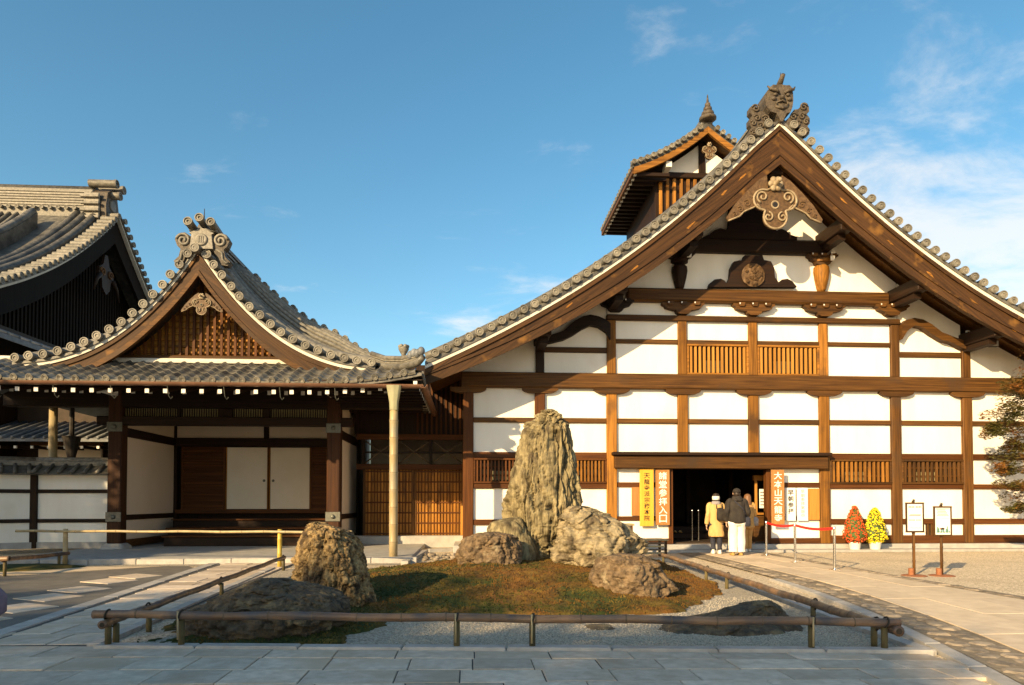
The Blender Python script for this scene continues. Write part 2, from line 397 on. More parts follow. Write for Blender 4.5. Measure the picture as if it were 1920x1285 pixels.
def bx(name, m, par, x0, x1, y0, y1, z0, z1, c=.012): return MB().box(x0, x1, y0, y1, z0, z1, c).build(name, m, par)
def lin(a, b, n): return [a+(b-a)*i/(n-1) for i in range(n)]
def fit(pts, deg=3):
    u = np.array([p[0] for p in pts]); z = np.array([p[1] for p in pts]); c = np.polyfit(u, z, deg)
    return lambda t: float(np.polyval(c, t))
def arc(fn, x0, x1, step, start=0.0):
    out = []; n = 600; acc = -start; px, pz = x0, fn(x0); nxt = 0.0; out_s = 0
    s = 0.0; target = start
    for i in range(1, n+1):
        x = x0+(x1-x0)*i/n; z = fn(x); d = math.hypot(x-px, z-pz)
        while s+d >= target:
            t = (target-s)/d if d else 0
            out.append((px+(x-px)*t, pz+(z-pz)*t)); target += step
        s += d; px, pz = x, z
    return out
def spiral(cx, cz, r0, turns, a0, sgn, y, n=26, rend=.18):
    return [Vector((cx+sgn*(r0*(1-(1-rend)*i/n))*math.cos(a0+turns*2*math.pi*i/n), y, cz+(r0*(1-(1-rend)*i/n))*math.sin(a0+turns*2*math.pi*i/n))) for i in range(n+1)]
# ================================================================== shared roof-tile meshes
def disc_tile(r, ln, name, m='tile_face', seg=16):
    # round cover tile: barrel along +y, moulded disc facing -y
    mb = MB()
    mb.lathe([(r*.30, .030), (r*.34, .012), (r*.62, .016), (r*.72, .022), (r*.78, .0), (r*.97, .0), (r, .012), (r, .05), (r*.9, .055), (r*.9, ln)], axis='y', seg=seg)
    return mb.mesh(name, m, 'auto')
VT = disc_tile(.112, .45, 'verge_tile_mesh')
VTS = disc_tile(.085, .30, 'small_verge_tile_mesh', seg=12)
# ================================================================== main hall (white walls, dark timber)
YW, YB = 18.8, 17.3
PX = [at(p, 760, YW).x for p in (878, 1012, 1146, 1279, 1411, 1543, 1677, 1810)]
PX.append(PX[-1]+2.12)                      # nine posts, k = 0..8 ; centre = PX[4]
def fz(py, px=1411): return at(px, py, YW).z
hall = thing('temple_hall', 'large white plastered temple hall with dark timber grid and steep tiled gable', 'building', (PX[4], YW, 0))
Xa = at(1461, 240, YB).x
Lp = [(1450,215),(1405,268),(1360,310),(1313,355),(1260,394),(1209,436),(1153,476),(1012,565),(937,606),(895,625),(800,668)]
Rp = [(1472,222),(1506,254),(1534,285),(1580,332),(1613,359),(1645,387),(1679,414),(1765,479),(1822,518),(1894,565)]
_l = [at(p[0], p[1], YB) for p in Lp]; _r = [at(p[0], p[1], YB) for p in Rp]
cl = fit([(Xa-p.x, p.z) for p in _l]); cr0 = fit([(p.x-Xa, p.z) for p in _r], 2)
ZA = max(at(1461, 236, YB).z+.30, (cl(.7)+cr0(.7))/2+.62)
UL = Xa-at(797, 690, YB).x
UR = UL+.15
def ctop(x):
    u = x-Xa
    z = cl(-u) if u < 0 else cr0(u) if u < 6.8 else cr0(6.8)+(u-6.8)*(cl(u)-cl(6.8))/max(u-6.8, 1e-6)
    if abs(u) < .7:
        ze = cl(.7) if u < 0 else cr0(.7)
        return ze+(ZA-ze)*(1-abs(u)/.7)
    return z
XL, XR = Xa-UL, Xa+UR
def bb_top(x): return ctop(x)-.30
def bb_bot(x):
    u = abs(x-Xa); h = 1.02-.068*u if x < Xa else 1.02-.052*u
    return ctop(x)-.30-h
xsL = lin(XL, Xa, 40); xsR = lin(Xa, XR, 40); xs = xsL+xsR[1:]
# --- roof
roof = MB().strip(xs, lambda x: ctop(x)-.06, lambda x: ctop(x)-.24, YB+.10, 33).build('roof', 'tile', hall, 'auto')
MB().strip(xs, lambda x: ctop(x)-.245, lambda x: ctop(x)-.30, YB+.16, 33).build('soffit_board', 'brownx', roof)
MB().strip(xs, lambda x: ctop(x)-.12, lambda x: ctop(x)-.20, YB-.06, YB+.11).build('verge_course', 'tile', roof)
MB().strip(xs, lambda x: ctop(x)-.203, lambda x: ctop(x)-.298, YB-.03, YB+.155).build('verge_mortar', 'mortar', roof)
for sgn, x1 in ((-1, XL), (1, XR)):
    for X, Z in arc(ctop, Xa+sgn*.34, x1, .315):
        inst('verge_tile', VT, roof, (X+random.uniform(-.012, .012), YB-.13+random.uniform(-.02, .02), Z-.01+random.uniform(-.012, .012)), (random.uniform(-.05, .05), random.uniform(0, 6), random.uniform(-.05, .05)))
    pts = [(x, 0, ctop(x)) for x in lin(Xa+sgn*.25, x1, 36)]
    for yy, rr, dz in ((YB+.36, .13, .07), (YB+.66, .12, .04)):
        MB().tube([(p[0], yy, p[2]+dz) for p in pts], rr, 8).build('verge_roll', 'tile', roof, True)
for j in range(14):
    yy = YB+1.0+j*.95
    for sgn, x1 in ((-1, XL), (1, XR)):
        MB().tube([(x, yy, ctop(x)-.03) for x in lin(Xa+sgn*.2, x1, 18)], .08, 6).build('roof_roll', 'tile', roof, True)
# ridge
MB().box(Xa-.27, Xa+.27, YB+.25, 33, ZA-.25, ZA+.42, .04).build('ridge', 'tile', roof)
MB().tube([(Xa, YB+.25, ZA+.45), (Xa, 33, ZA+.45)], .16, 10).build('ridge_cap', 'tile', roof, True)
for i in range(3):
    for sgn in (-1, 1):
        MB().box(Xa+sgn*.27, Xa+sgn*.31, YB+.3, 33, ZA-.02+i*.14, ZA+.03+i*.14).build('ridge_course', 'tile_face', roof)
# bargeboards
for sgn, X0 in ((-1, xsL), (1, xsR)):
    b = MB().strip(X0, bb_top, bb_bot, YB, YB+.13).build('bargeboard', 'barge_left' if sgn < 0 else 'barge_right', hall)
    MB().strip(X0, lambda x: bb_bot(x)+.16, lambda x: bb_bot(x)-.03, YB-.05, YB-.002).build('lower_moulding', 'barge_left' if sgn < 0 else 'barge_right', b)
    MB().strip(X0, lambda x: bb_bot(x)+.30, lambda x: bb_bot(x)+.22, YB-.03, YB-.002).build('groove_moulding', 'barge_left' if sgn < 0 else 'barge_right', b)
    MB().strip(X0, lambda x: bb_top(x)-.02, lambda x: bb_top(x)-.13, YB-.045, YB-.002).build('upper_moulding', 'barge_left' if sgn < 0 else 'barge_right', b)
    rgb_ = random.Random(31+sgn)
    for u in ((1.0, 1.5, 2.4, 3.9, 5.6) if sgn < 0 else (1.1, 1.7, 3.0, 4.1, 5.3, 6.4)):                        # worn gilt fittings on the boards
        x = Xa+sgn*u; zc = (bb_top(x)+bb_bot(x))/2+rgb_.uniform(-.12, .14)
        sl_ = (ctop(x+.1)-ctop(x-.1))/.2; MB().prism([(x+.13*math.cos(q*.7)*(k_ := rgb_.uniform(.35, 1.1)), zc+.13*math.cos(q*.7)*k_*sl_+.045*math.sin(q*.7)*rgb_.uniform(.3, 1.2)) for q in range(9)], YB-.006, YB-.001).build('gilt_fitting', 'warmx', b)
# purlins running out from the wall under the verge
for k, dz in ((1, .0), (2, .0), (3, .0), (4, .0), (5, .0), (6, .0), (7, .0)):
    X = PX[k] if k != 4 else Xa; zt = bb_bot(X)+.34 if k != 4 else ZA-1.15
    bx('purlin', 'darky', hall, X-.17, X+.17, YB+.14, YW+.1, zt-.36, zt, .02)
    if k != 4: MB().prism([(X-.11, zt-.37), (X+.11, zt-.37), (X+.11, zt-.52), (X-.11, zt-.52)], YB+.42, YW-.1).build('purlin_block', 'darky', hall)
for yy in (YB+.5, YB+.85, YB+1.2):
    for sgn, X0 in ((-1, xsL), (1, xsR)):
        MB().strip(X0, lambda x: ctop(x)-.302, lambda x: ctop(x)-.40, yy-.05, yy+.05).build('verge_rafter', 'brownx', hall)
# --- posts and beams
zb0, zb1 = fz(733), fz(705)                                   # great beam
Z_nm = (fz(796), fz(787)); Z_wt = (fz(862, 1620), fz(851, 1620)); Z_ws = (fz(917, 1620), fz(908, 1620)); Z_nl = (fz(983, 1620), fz(973, 1620))
Z_sill = (.20, fz(1004, 1620)); zl0, zl1 = fz(880), fz(856)   # entrance lintel
post_m = ['redz', 'redz', 'warmz', 'warmz', 'warmz', 'warmz', 'brownz', 'brownz', 'brownz']
for k in range(9):
    z0 = .20 if k not in (3, 4) else zl1+.06
    bx('post', post_m[k], hall, PX[k]-.145, PX[k]+.145, YW-.10, YW+.2, z0, zb0-.10, .02)
    # boat-shaped bracket under the great beam
    X = PX[k]; W = .50; zt = zb0
    pts = [(X-W, zt), (X-W, zt-.05), (X-W+.05, zt-.09), (X-W+.16, zt-.13), (X-.2, zt-.145), (X+.2, zt-.145), (X+W-.16, zt-.13), (X+W-.05, zt-.09), (X+W, zt-.05), (X+W, zt)]
    MB().prism(pts, YW-.135, YW+.1).build('boat_bracket', 'brownx', hall)
bx('great_beam', 'brownx', hall, PX[0]-.2, PX[8]+.3, YW-.17, YW+.2, zb0, zb1, .03)
def hbeam(name, k0, k1, z0, z1, m='brownx', y0=-.065, y1=.12, e0=.145, e1=.145):
    return bx(name, m, hall, PX[k0]+e0, PX[k1]-e1, YW+y0, YW+y1, z0, z1, .012)
for k in range(8):
    hbeam('tie_beam', k, k+1, *Z_nm)
    if k in (0, 1, 5, 6, 7):
        hbeam('window_head' if k != 7 else 'tie_beam', k, k+1, Z_wt[0], Z_wt[1], 'redx')
        hbeam('window_sill' if k != 7 else 'tie_beam', k, k+1, Z_ws[0], Z_ws[1], 'redx')
        hbeam('tie_beam', k, k+1, *Z_nl, 'redx')
        hbeam('ground_sill', k, k+1, *Z_sill, 'redx', -.08)
def panel(x0, x1, z0, z1, m='plaster', y=0.0):
    return bx('plaster_panel', m, hall, x0, x1, YW+y, YW+.10, z0, z1, 0)
def bays(k): return PX[k]+.146, PX[k+1]-.146
for k in range(8):
    a, b = bays(k)
    panel(a, b, Z_nm[1]+.001, zb0-.001)
    if k in (0, 1, 5, 6, 7):
        panel(a, b, Z_wt[1]+.001, Z_nm[0]-.001)
        panel(a, b, Z_nl[1]+.001, Z_ws[0]-.001); panel(a, b, Z_sill[1]+.001, Z_nl[0]-.001)
        if k == 7: panel(a, b, Z_ws[1]+.001, Z_wt[0]-.001)
    else: panel(a, b, zl1+.1, Z_nm[0]-.001)
def lattice_window(x0, x1, z0, z1, nbar, fm, sm, nrail=2, depth=.08, back=True):
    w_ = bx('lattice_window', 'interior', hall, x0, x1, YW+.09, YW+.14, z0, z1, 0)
    fr = .055
    for q in ((x0, x1, z1-fr, z1), (x0, x1, z0, z0+fr)): bx('frame_rail', fm, w_, q[0], q[1], YW-.10, YW+.06, q[2], q[3], .008)
    for q in ((x0, x0+fr), (x1-fr, x1)): bx('frame_stile', fm, w_, q[0], q[1], YW-.09, YW+.05, z0+fr, z1-fr, .008)
    st = (x1-x0-2*fr)/(nbar+.0)
    for i in range(nbar):
        X = x0+fr+st*(i+.5); bw = st*.25
        bx('slat', sm, w_, X-bw, X+bw, YW-.065, YW-.01, z0+fr, z1-fr, .005)
    for i in range(nrail):
        Z = z0+(z1-z0)*(i+1)/(nrail+1)
        bx('rail', fm, w_, x0+fr, x1-fr, YW+.0, YW+.03, Z-.016, Z+.016, 0)
    bx('paper_screen', 'reed', w_, x0+fr+.25*(x1-x0), x1-fr-.35*(x1-x0), YW+.06, YW+.075, z0+.1, z0+.5*(z1-z0), 0)
    return w_
for k in (0, 1, 5, 6):
    a, b = bays(k); lattice_window(a, b, Z_ws[1], Z_wt[0], 13 if k > 1 else 16, 'redx' if k < 2 else 'brownx', ('redz', 'warmz', 0, 0, 0, 'warmz', 'brownz')[k])
# upper storey
zt2, z2 = fz(640), fz(648); zu0, zu1 = fz(606), fz(596); zk0, zk1 = fz(572), fz(547)
for k in (3, 4):
    a, b = PX[k]+.13, PX[k+1]-.13
    lattice_window(a, b, zb1, z2, 13, 'warmx', 'honeyz', 0)
for k in (2, 3, 4, 5, 6): bx('upper_post', post_m[k], hall, PX[k]-.125, PX[k]+.125, YW-.09, YW+.15, zb1, zu0, .018)
for k in (2, 3, 4, 5): bx('thin_beam', 'brownx', hall, PX[k]+.125, PX[k+1]-.125, YW-.055, YW+.1, z2, zt2, .01)
bx('upper_tie_beam', 'brownx', hall, PX[2]-.14, PX[6]+.14, YW-.13, YW+.15, zu0, zu1, .02)
for k in (2, 5): panel(PX[k]+.126, PX[k+1]-.126, zb1+.001, z2-.001)
for k in (2, 3, 4, 5):
    panel(PX[k]+.126, PX[k+1]-.126, zt2+.001, zu0-.001)
panel(PX[2]-.1, PX[6]+.1, zu1+.001, zk0+.05)
bx('rainbow_beam', 'brownx', hall, PX[2]+.42, PX[6]-.20, YW-.20, YW+.12, zk0, zk1, .05)
# side bays above the great beam
zs0, zs1 = fz(662, 1080), fz(652, 1080)
for k, s in ((1, 1), (7, -1)):
    ztp = zs1 if k == 1 else fz(661, 1740)
    X = PX[k]
    ztp2 = bb_bot(X)-.10
    bx('short_post', 'darkz' if k == 1 else 'brownz', hall, X-.12, X+.12, YW-.09, YW+.15, zb1, ztp2, .015)
    X2 = PX[2] if k == 1 else PX[6]
    za, zb_ = (zs0, zs1)
    x0, x1 = sorted((X+s*.12, X2-s*.126))
    bx('thin_beam', 'brownx', hall, x0, x1, YW-.055, YW+.1, za, zb_, .01)
    panel(x0, x1, zb1+.001, za-.001)
def gable_panel(x0, x1, z0):
    xs_ = lin(x0, x1, 9)
    MB().strip(xs_, lambda x: ctop(x)-.45, lambda x: z0, YW+.0, YW+.10).build('plaster_panel', 'plaster', hall)
gable_panel(PX[1]+.12, PX[2]-.126, zs1+.001); gable_panel(PX[6]+.126, PX[7]-.12, zs1+.001)
MB().strip(lin(XL+.9, PX[1]-.12, 8), lambda x: ctop(x)-.45, lambda x: zb1+.001, YW, YW+.1).build('plaster_panel', 'plaster', hall)
MB().strip(lin(PX[7]+.12, XR-.9, 8), lambda x: ctop(x)-.45, lambda x: zb1+.001, YW, YW+.1).build('plaster_panel', 'plaster', hall)
gable_panel(PX[2]-.1, PX[6]+.1, zk0+.051)
# rainbow (curved) beams at both sides
def curved_beam(px_list, m):
    top = [at(a, b, YW) for a, b, c_ in px_list]; bot = [at(a, c_, YW) for a, b, c_ in px_list]
    pts = [(p.x, p.z) for p in top]+[(p.x, p.z) for p in reversed(bot)]
    return MB().prism(pts, YW-.22, YW-.001).build('curved_beam', m, hall)
curved_beam([(1005,638,650),(1030,632,646),(1055,624,640),(1072,608,632),(1090,597,620),(1105,594,613),(1120,597,616),(1135,604,626),(1142,610,640)], 'darkx')
curved_beam([(1683,612,640),(1692,603,625),(1706,600,614),(1722,603,618),(1738,612,630),(1756,626,641),(1776,634,646),(1795,641,656),(1812,648,660)], 'brownx')
# bracket sets
def bracket(X, zt, W, m='brownx', arms=True, y=YW):
    h = .13
    b = MB().prism([(X-W, zt-.02), (X-W, zt-.07), (X-W+.08, zt-.12), (X-W+.1, zt-.17), (X-W*.45, zt-.23), (X+W*.45, zt-.23), (X+W-.1, zt-.17), (X+W-.08, zt-.12), (X+W, zt-.07), (X+W, zt-.02)], y-.19, y+.05).build('bracket_arm', m, hall)
    for dx in (-W*.62, 0, W*.62):
        MB().prism([(X+dx-.09, zt), (X+dx+.09, zt), (X+dx+.09, zt-.06), (X+dx+.06, zt-.10), (X+dx-.06, zt-.10), (X+dx-.09, zt-.06)], y-.24, y-.191).build('bearing_block', m, b)
        bx('block_tip', 'paint_white', b, X+dx-.075, X+dx-.045, y-.245, y-.241, zt-.05, zt-.01, 0)
    MB().prism([(X-.22, zt-.231), (X+.22, zt-.231), (X+.19, zt-.30), (X+.12, zt-.34), (X-.12, zt-.34), (X-.19, zt-.30)], y-.21, y+.05).build('bearing_block', m, b)
    return b
for k in (3, 4, 5): bracket(PX[k], zk0, .60)
bracket(PX[2]+.12, zk0+.05, .50, 'darkx'); bracket(PX[6]-.12, zk0+.05, .50)
# upper gable: collar beam, bottle struts, frog-leg struts
zc0, zc1 = fz(478, 1400), fz(452, 1400)
bx('collar_beam', 'darkx', hall, at(1288,465,YW).x, at(1545,465,YW).x, YW-.20, YW+.08, zc0, zc1, .05)
for px_, m_ in ((1273, 'darkz'), (1538, 'warmz')):
    X = at(px_, 520, YW).x; z0 = zk1; z1 = fz(500, px_)
    H = z1-z0
    MB().lathe([(.06, 0), (.10, .02), (.13, H*.10), (.19, H*.45), (.225, H*.75), (.215, H*.93), (.16, H), (.14, H+.06), (.24, H+.08), (.24, H+.16)], (X, YW-.05, z0), 'z', 14).build('bottle_strut', m_, hall, 'auto')
    bracket(X, zc0+.02, .44, 'darkx' if px_ < 1400 else 'brownx')
    bx('purlin_tip', 'paint_white', hall, X+.18, X+.30, YW-.30, YW-.26, zc0+.0, zc0+.16, .005)
    bx('purlin_tip', 'paint_white', hall, X+.14, X+.26, YW-.33, YW-.29, zc0-.22, zc0-.08, .005)
def px_prism(name, pts, y0, y1, m, par, Y=YW):
    q = [at(a, b, Y) for a, b in pts]
    return MB().prism([(p.x, p.z) for p in q], y0, y1).build(name, m, par)
z7 = lambda a, b: (1160+a*.29167, 320+b*.29167)
fl = px_prism('frog_leg_strut', [z7(*p) for p in ((795,560),(905,560),(915,590),(960,600),(980,640),(985,700),(1010,735),(1030,715),(1065,710),(1095,725),(1125,762),(565,762),(575,735),(600,715),(640,710),(665,722),(680,745),(700,700),(705,640),(725,600),(785,590))], YW-.20, YW-.02, 'darkx', hall)
cc = at(1405.5, 521.5, YW)
# carved floral roundel on the strut
mb = MB(); rr_ = .335; nr, na = 14, 48; vs = []
for i in range(nr+1):
    for k in range(na):
        r = rr_*i/nr; th = 2*math.pi*k/na; X = cc.x+r*math.cos(th); Z = cc.z+r*math.sin(th)
        d = noise.noise(Vector((X*9, Z*9, 3.3)))*.05+noise.noise(Vector((X*22, Z*22, 1)))*.03
        vs.append((X, YW-.24-abs(d)-.04*(1-(i/nr)**3), Z))
fs = [(i*na+k, i*na+(k+1)%na, (i+1)*na+(k+1)%na, (i+1)*na+k) for i in range(nr) for k in range(na)]
mb.add(vs, fs); mb.build('carved_roundel', 'carved', fl, True)
rng = random.Random(3)
for q in range(26):
    a_, r_ = rng.uniform(0, 6.28), rng.uniform(.05, .28)
    X, Z = cc.x+r_*math.cos(a_), cc.z+r_*math.sin(a_)
    MB().tube(spiral(X, Z, rng.uniform(.035, .06), 1.1, rng.uniform(0, 6), rng.choice((-1, 1)), YW-.32, 9), .012, 5).build('petal', 'carved', fl, True)
px_prism('crown_strut', [z7(*p) for p in ((700,250),(960,250),(970,380),(1000,400),(1030,388),(1060,400),(1085,425),(1130,440),(1130,462),(530,462),(535,440),(570,425),(600,400),(640,385),(680,395),(695,370))], YW-.16, YW-.02, 'darkx', hall)
# floodlights under the eaves
for px_, py_, m_ in ((1020, 633, 0), (1862, 645, 1)):
    p = at(px_, py_, YW-.55)
    f = bx('floodlight', 'iron', hall, p.x-.13, p.x+.13, p.y-.06, p.y+.05, p.z-.09, p.z+.09, .02)
    bx('lens', 'lamp_glass', f, p.x-.11, p.x+.11, p.y-.068, p.y-.061, p.z-.075, p.z+.075, 0)
    bx('lamp_arm', 'iron', f, p.x-.03, p.x+.03, p.y+.05, YW, p.z-.02, p.z+.02, 0)
# --- gable pendant
def pendant(par, cx, cz, y, s, m='carved', rim='carved_rim', fins=True):
    circ = ((-.30, .10, .26), (.30, .10, .26), (0, -.34, .30), (0, .05, .36))
    pts = []
    for i in range(72):
        th = 2*math.pi*i/72; d = (math.cos(th), math.sin(th)); best = 0
        for (a, b, r) in circ:
            dot = a*d[0]+b*d[1]; disc_ = dot*dot-(a*a+b*b-r*r)
            if disc_ >= 0: best = max(best, dot+math.sqrt(disc_))
        pts.append((cx+s*best*d[0], cz+s*best*d[1]))
    p = MB().prism(pts, y, y+.09).build('gable_pendant', m, par)
    MB().tube([(a, y-.012, b) for a, b in pts]+[(pts[0][0], y-.012, pts[0][1])], .030*s, 6).build('rim', rim, p, True)
    for sg in (-1, 1):
        MB().tube(spiral(cx+sg*.33*s, cz+.17*s, .16*s, 1.3, -1.2, sg, y-.02), .026*s, 6).build('scroll', rim, p, True)
        MB().tube(spiral(cx+sg*.19*s, cz-.34*s, .13*s, 1.2, 1.7, sg, y-.02), .024*s, 6).build('scroll', rim, p, True)
    MB().lathe([(.085*s, -.012), (.095*s, -.02), (.11*s, -.012), (.115*s, .0)], (cx, y, cz-.02*s), 'y', 16).build('hole_ring', rim, p, True)
    MB().lathe([(.02*s, -.014), (.07*s, -.013), (.08*s, 0)], (cx, y, cz-.02*s), 'y', 14).build('hole', 'black_ink', p)
    # six-leaf rosette with its peg
    for i in range(6):
        a_ = i*math.pi/3
        MB().ball((cx+.12*s*math.cos(a_), y-.05*s, cz+.50*s+.12*s*math.sin(a_)), (.085*s, .05*s, .085*s), 8, 5).build('rosette_leaf', rim, p, True)
    MB().lathe([(.035*s, -.32*s), (.06*s, -.30*s), (.05*s, -.1*s), (.09*s, -.08*s), (.09*s, 0)], (cx+.0*s, y, cz+.50*s), 'y', 10).build('rosette_peg', rim, p, True)
    if fins:
        for sg in (-1, 1):
            low_ = [(.36, -.12), (.46, -.02), (.56, -.10), (.70, -.16), (.82, -.22), (.93, -.34), (1.08, -.40), (1.22, -.46)]
            top_ = [(1.26, -.36), (1.02, .0), (.72, .33), (.42, .62), (.2, .76)]
            poly = [(cx+sg*a*s, cz+b*s) for a, b in [(.15, .2)]+low_+top_]
            f = MB().prism(poly, y+.02, y+.08).build('pendant_fin', m, p)
            MB().tube([(cx+sg*a*s, y+.005, cz+b*s) for a, b in low_], .022*s, 6).build('fin_edge', rim, p, True)
            for (a, b, r) in ((.52, .10, .10), (.72, -.0, .10), (.90, -.16, .085), (1.05, -.29, .06), (.36, .28, .07)):
                MB().tube(spiral(cx+sg*a*s, cz+b*s, r*s, 1.3, .6, sg, y+.012, 16), .016*s, 5).build('fin_scroll', m, p, True)
    return p
gpz = at(1452, 384, YB-.12)
pendant(hall, gpz.x, gpz.z, YB-.16, 1.02)
# --- demon-mask ridge-end tile
def ridge_end(par, cx, y, z0, s):
    zq = lambda a, b: (cx+(a-1262)*s, z0+(400-b)*s)    # traced in a local grid
    side = [(1270,395),(1330,330),(1345,290),(1370,285),(1395,255),(1420,240),(1440,260),(1442,300),(1425,320),(1445,350),(1445,390),(1430,410),(1445,440),(1440,470),(1420,480),(1400,470),(1390,440),(1370,420),(1340,430),(1310,420)]
    o = None
    body = [(1150,290),(1135,240),(1140,200),(1160,170),(1175,150),(1200,128),(1230,130),(1262,124),(1295,130),(1325,128),(1345,150),(1350,190),(1352,240),(1345,290),(1330,330),(1300,340),(1270,400),(1255,400),(1225,340),(1180,330)]
    o = MB().prism([zq(*p) for p in body], y-.10, y+.35).build('ridge_end_tile', 'oni', par)
    for sg in (-1, 1):
        f = lambda a: 1262+sg*((a-1262)*1.18+14)
        MB().prism([zq(f(a), b+(25 if sg < 0 else 0)) for a, b in side], y+.02, y+.22).build('side_cloud', 'oni', o)
        for (a, b, r, tn) in ((1405, 270, 30, 1.4), (1395, 340, 26, 1.3), (1340, 345, 30, 1.4), (1420, 380, 22, 1.3), (1370, 395, 24, 1.2), (1420, 450, 22, 1.4)):
            c_ = zq(f(a), b+(25 if sg < 0 else 0))
            MB().tube(spiral(c_[0], c_[1], r*s, tn, .4, sg, y+.0, 18), 6.5*s, 6).build('cloud_scroll', 'oni', o, True)
        e = zq(f(1290), 205); MB().ball((e[0], y-.12, e[1]), (17*s, 14*s, 12*s), 10, 6).build('eye', 'oni', o, True)
        MB().tube([(zq(f(1268), 195)[0], y-.13, zq(0, 195)[1]), (zq(f(1290), 178)[0], y-.17, zq(0, 178)[1]), (zq(f(1325), 165)[0], y-.13, zq(0, 165)[1]), (zq(f(1338), 140)[0], y-.09, zq(0, 140)[1])], [9*s, 13*s, 10*s, 5*s], 8).build('brow', 'oni', o, True)
        c_ = zq(f(1300), 235); MB().ball((c_[0], y-.11, c_[1]), (20*s, 15*s, 16*s), 10, 6).build('cheek', 'oni', o, True)
        c_ = zq(f(1285), 272); MB().tube([(c_[0], y-.10, c_[1]+14*s), (c_[0], y-.15, c_[1]), (c_[0], y-.14, c_[1]-14*s)], [7*s, 6*s, 2*s], 7).build('fang', 'oni', o, True)
    c_ = zq(1262, 228); MB().ball((c_[0], y-.15, c_[1]), (18*s, 22*s, 17*s), 10, 6).build('nose', 'oni', o, True)
    MB().tube([(zq(1222, 262)[0], y-.10, zq(0, 262)[1]), (zq(1262, 252)[0], y-.15, zq(0, 252)[1]), (zq(1302, 262)[0], y-.10, zq(0, 262)[1])], 7*s, 7).build('lip', 'oni', o, True)
    MB().tube([(zq(1215, 290)[0], y-.09, zq(0, 290)[1]), (zq(1262, 308)[0], y-.14, zq(0, 308)[1]), (zq(1309, 290)[0], y-.09, zq(0, 290)[1])], 10*s, 7).build('chin', 'oni', o, True)
    MB().tube([(cx, y+.2, zq(0, 130)[1]), (cx, y-.02, zq(0, 105)[1]), (cx, y-.22, zq(0, 70)[1])], [20*s, 22*s, 15*s], 10).build('finial', 'oni', o, True)
    MB().tube([(cx, y-.05, zq(0, 90)[1]), (cx, y-.05, zq(0, 30)[1])], [5*s, 2*s], 6).build('spike', 'iron', o, True)
    return o
pz = at(1461, 232, YB)
ridge_end(hall, Xa, YB-.05, at(1461, 232, YB).z-.02, .28*17.7/1280*.92)
# --- smoke-vent turret on the ridge
YT = 22.3
Xt = at(1328, 240, YT).x
tp = [(1328,228),(1300,250),(1280,262),(1240,285),(1215,296),(1187,305)]
_t = [at(a, b, YT) for a, b in tp]
ct = fit([(Xt-p.x, p.z) for p in _t], 2); UT = Xt-at(1187,305,YT).x; YT2 = 27.8
def ttop(x): return ct(abs(x-Xt))
xt = lin(Xt-UT, Xt, 14)+lin(Xt, Xt+UT, 14)[1:]
tr = MB().strip(xt, lambda x: ttop(x)+.02, lambda x: ttop(x)-.14, YT+.05, YT2).build('turret_roof', 'tile', hall, 'auto')
MB().strip(xt, lambda x: ttop(x)-.142, lambda x: ttop(x)-.2, YT+.12, YT2-.05).build('turret_soffit', 'brownx', tr)
for sg in (-1, 1):
    for X, Z in arc(ttop, Xt+sg*.3, Xt+sg*UT, .235):
        inst('verge_tile', VTS, tr, (X, YT-.10, Z+.0))
    MB().tube([(x, YT+.22, ttop(x)+.05) for x in lin(Xt+sg*.1, Xt+sg*UT, 14)], .11, 8).build('verge_roll', 'tile', tr, True)
    MB().strip(lin(Xt, Xt+sg*(UT-.05), 14), lambda x: ttop(x)-.16, lambda x: ttop(x)-.38, YT, YT+.10).build('turret_bargeboard', 'warmx', hall)
    MB().box(Xt+sg*(UT-.12), Xt+sg*UT, YT+.1, YT2, ttop(Xt+UT)-.32, ttop(Xt+UT)-.15).build('eave_board', 'brownx', tr)
    n = 16
    for i in range(n):
        yy = YT+.2+i*(YT2-YT-.4)/(n-1)
        xe = Xt+sg*(UT-.16)
        r_ = MB().box(min(xe, Xt+sg*1.3), max(xe, Xt+sg*1.3), yy-.05, yy+.05, ttop(xe)-.40, ttop(xe)-.30).build('rafter', 'darkx', tr)
        bx('rafter_tip', 'paint_white', tr, xe, xe+sg*.09, yy-.048, yy+.048, ttop(xe)-.398, ttop(xe)-.302, 0)
    for i in range(18):
        inst('eave_tile', VTS, tr, (Xt+sg*(UT+.02), YT+.25+i*.31, ttop(Xt+UT)-.03), (0, 0, sg*math.pi/2))
tw = 1.62
bx('turret_wall', 'darkz', hall, Xt-tw, Xt+tw, YT+.75, YT2-.4, ZA-.6, ttop(Xt+1.2)-.25, .0)
MB().strip(lin(Xt-1.15, Xt+1.15, 15), lambda x: ttop(x)-.36, lambda x: at(1290,325,YT+.7).z, YT+.70, YT+.75).build('turret_plaster', 'plaster', hall)
zb_ = at(1290,335,YT+.7).z
bx('turret_beam', 'darkx', hall, Xt-tw-.35, Xt+tw+.35, YT+.60, YT+.76, zb_-.02, zb_+.17, .02)
bx('turret_post', 'darkz', hall, Xt-.11, Xt+.11, YT+.62, YT+.74, zb_+.17, ttop(Xt)-.4, .01)
bx('beam_end', 'paint_white', hall, Xt-1.42, Xt-1.22, YT+.10, YT+.6, ttop(Xt-1.3)-.62, ttop(Xt-1.3)-.42, .01)
for i in range(13):
    X = Xt-1.45+i*.242
    bx('turret_slat', 'warmz', hall, X-.055, X+.055, YT+.66, YT+.74, ZA-.3, zb_-.03, .01)
pd = at(1329, 282, YT-.05); pendant(hall, pd.x, pd.z-.05, YT-.10, .42, fins=False)
zr = ttop(Xt)
MB().box(Xt-.2, Xt+.2, YT+.1, YT2, zr-.05, zr+.22, .03).build('turret_ridge', 'tile', tr)
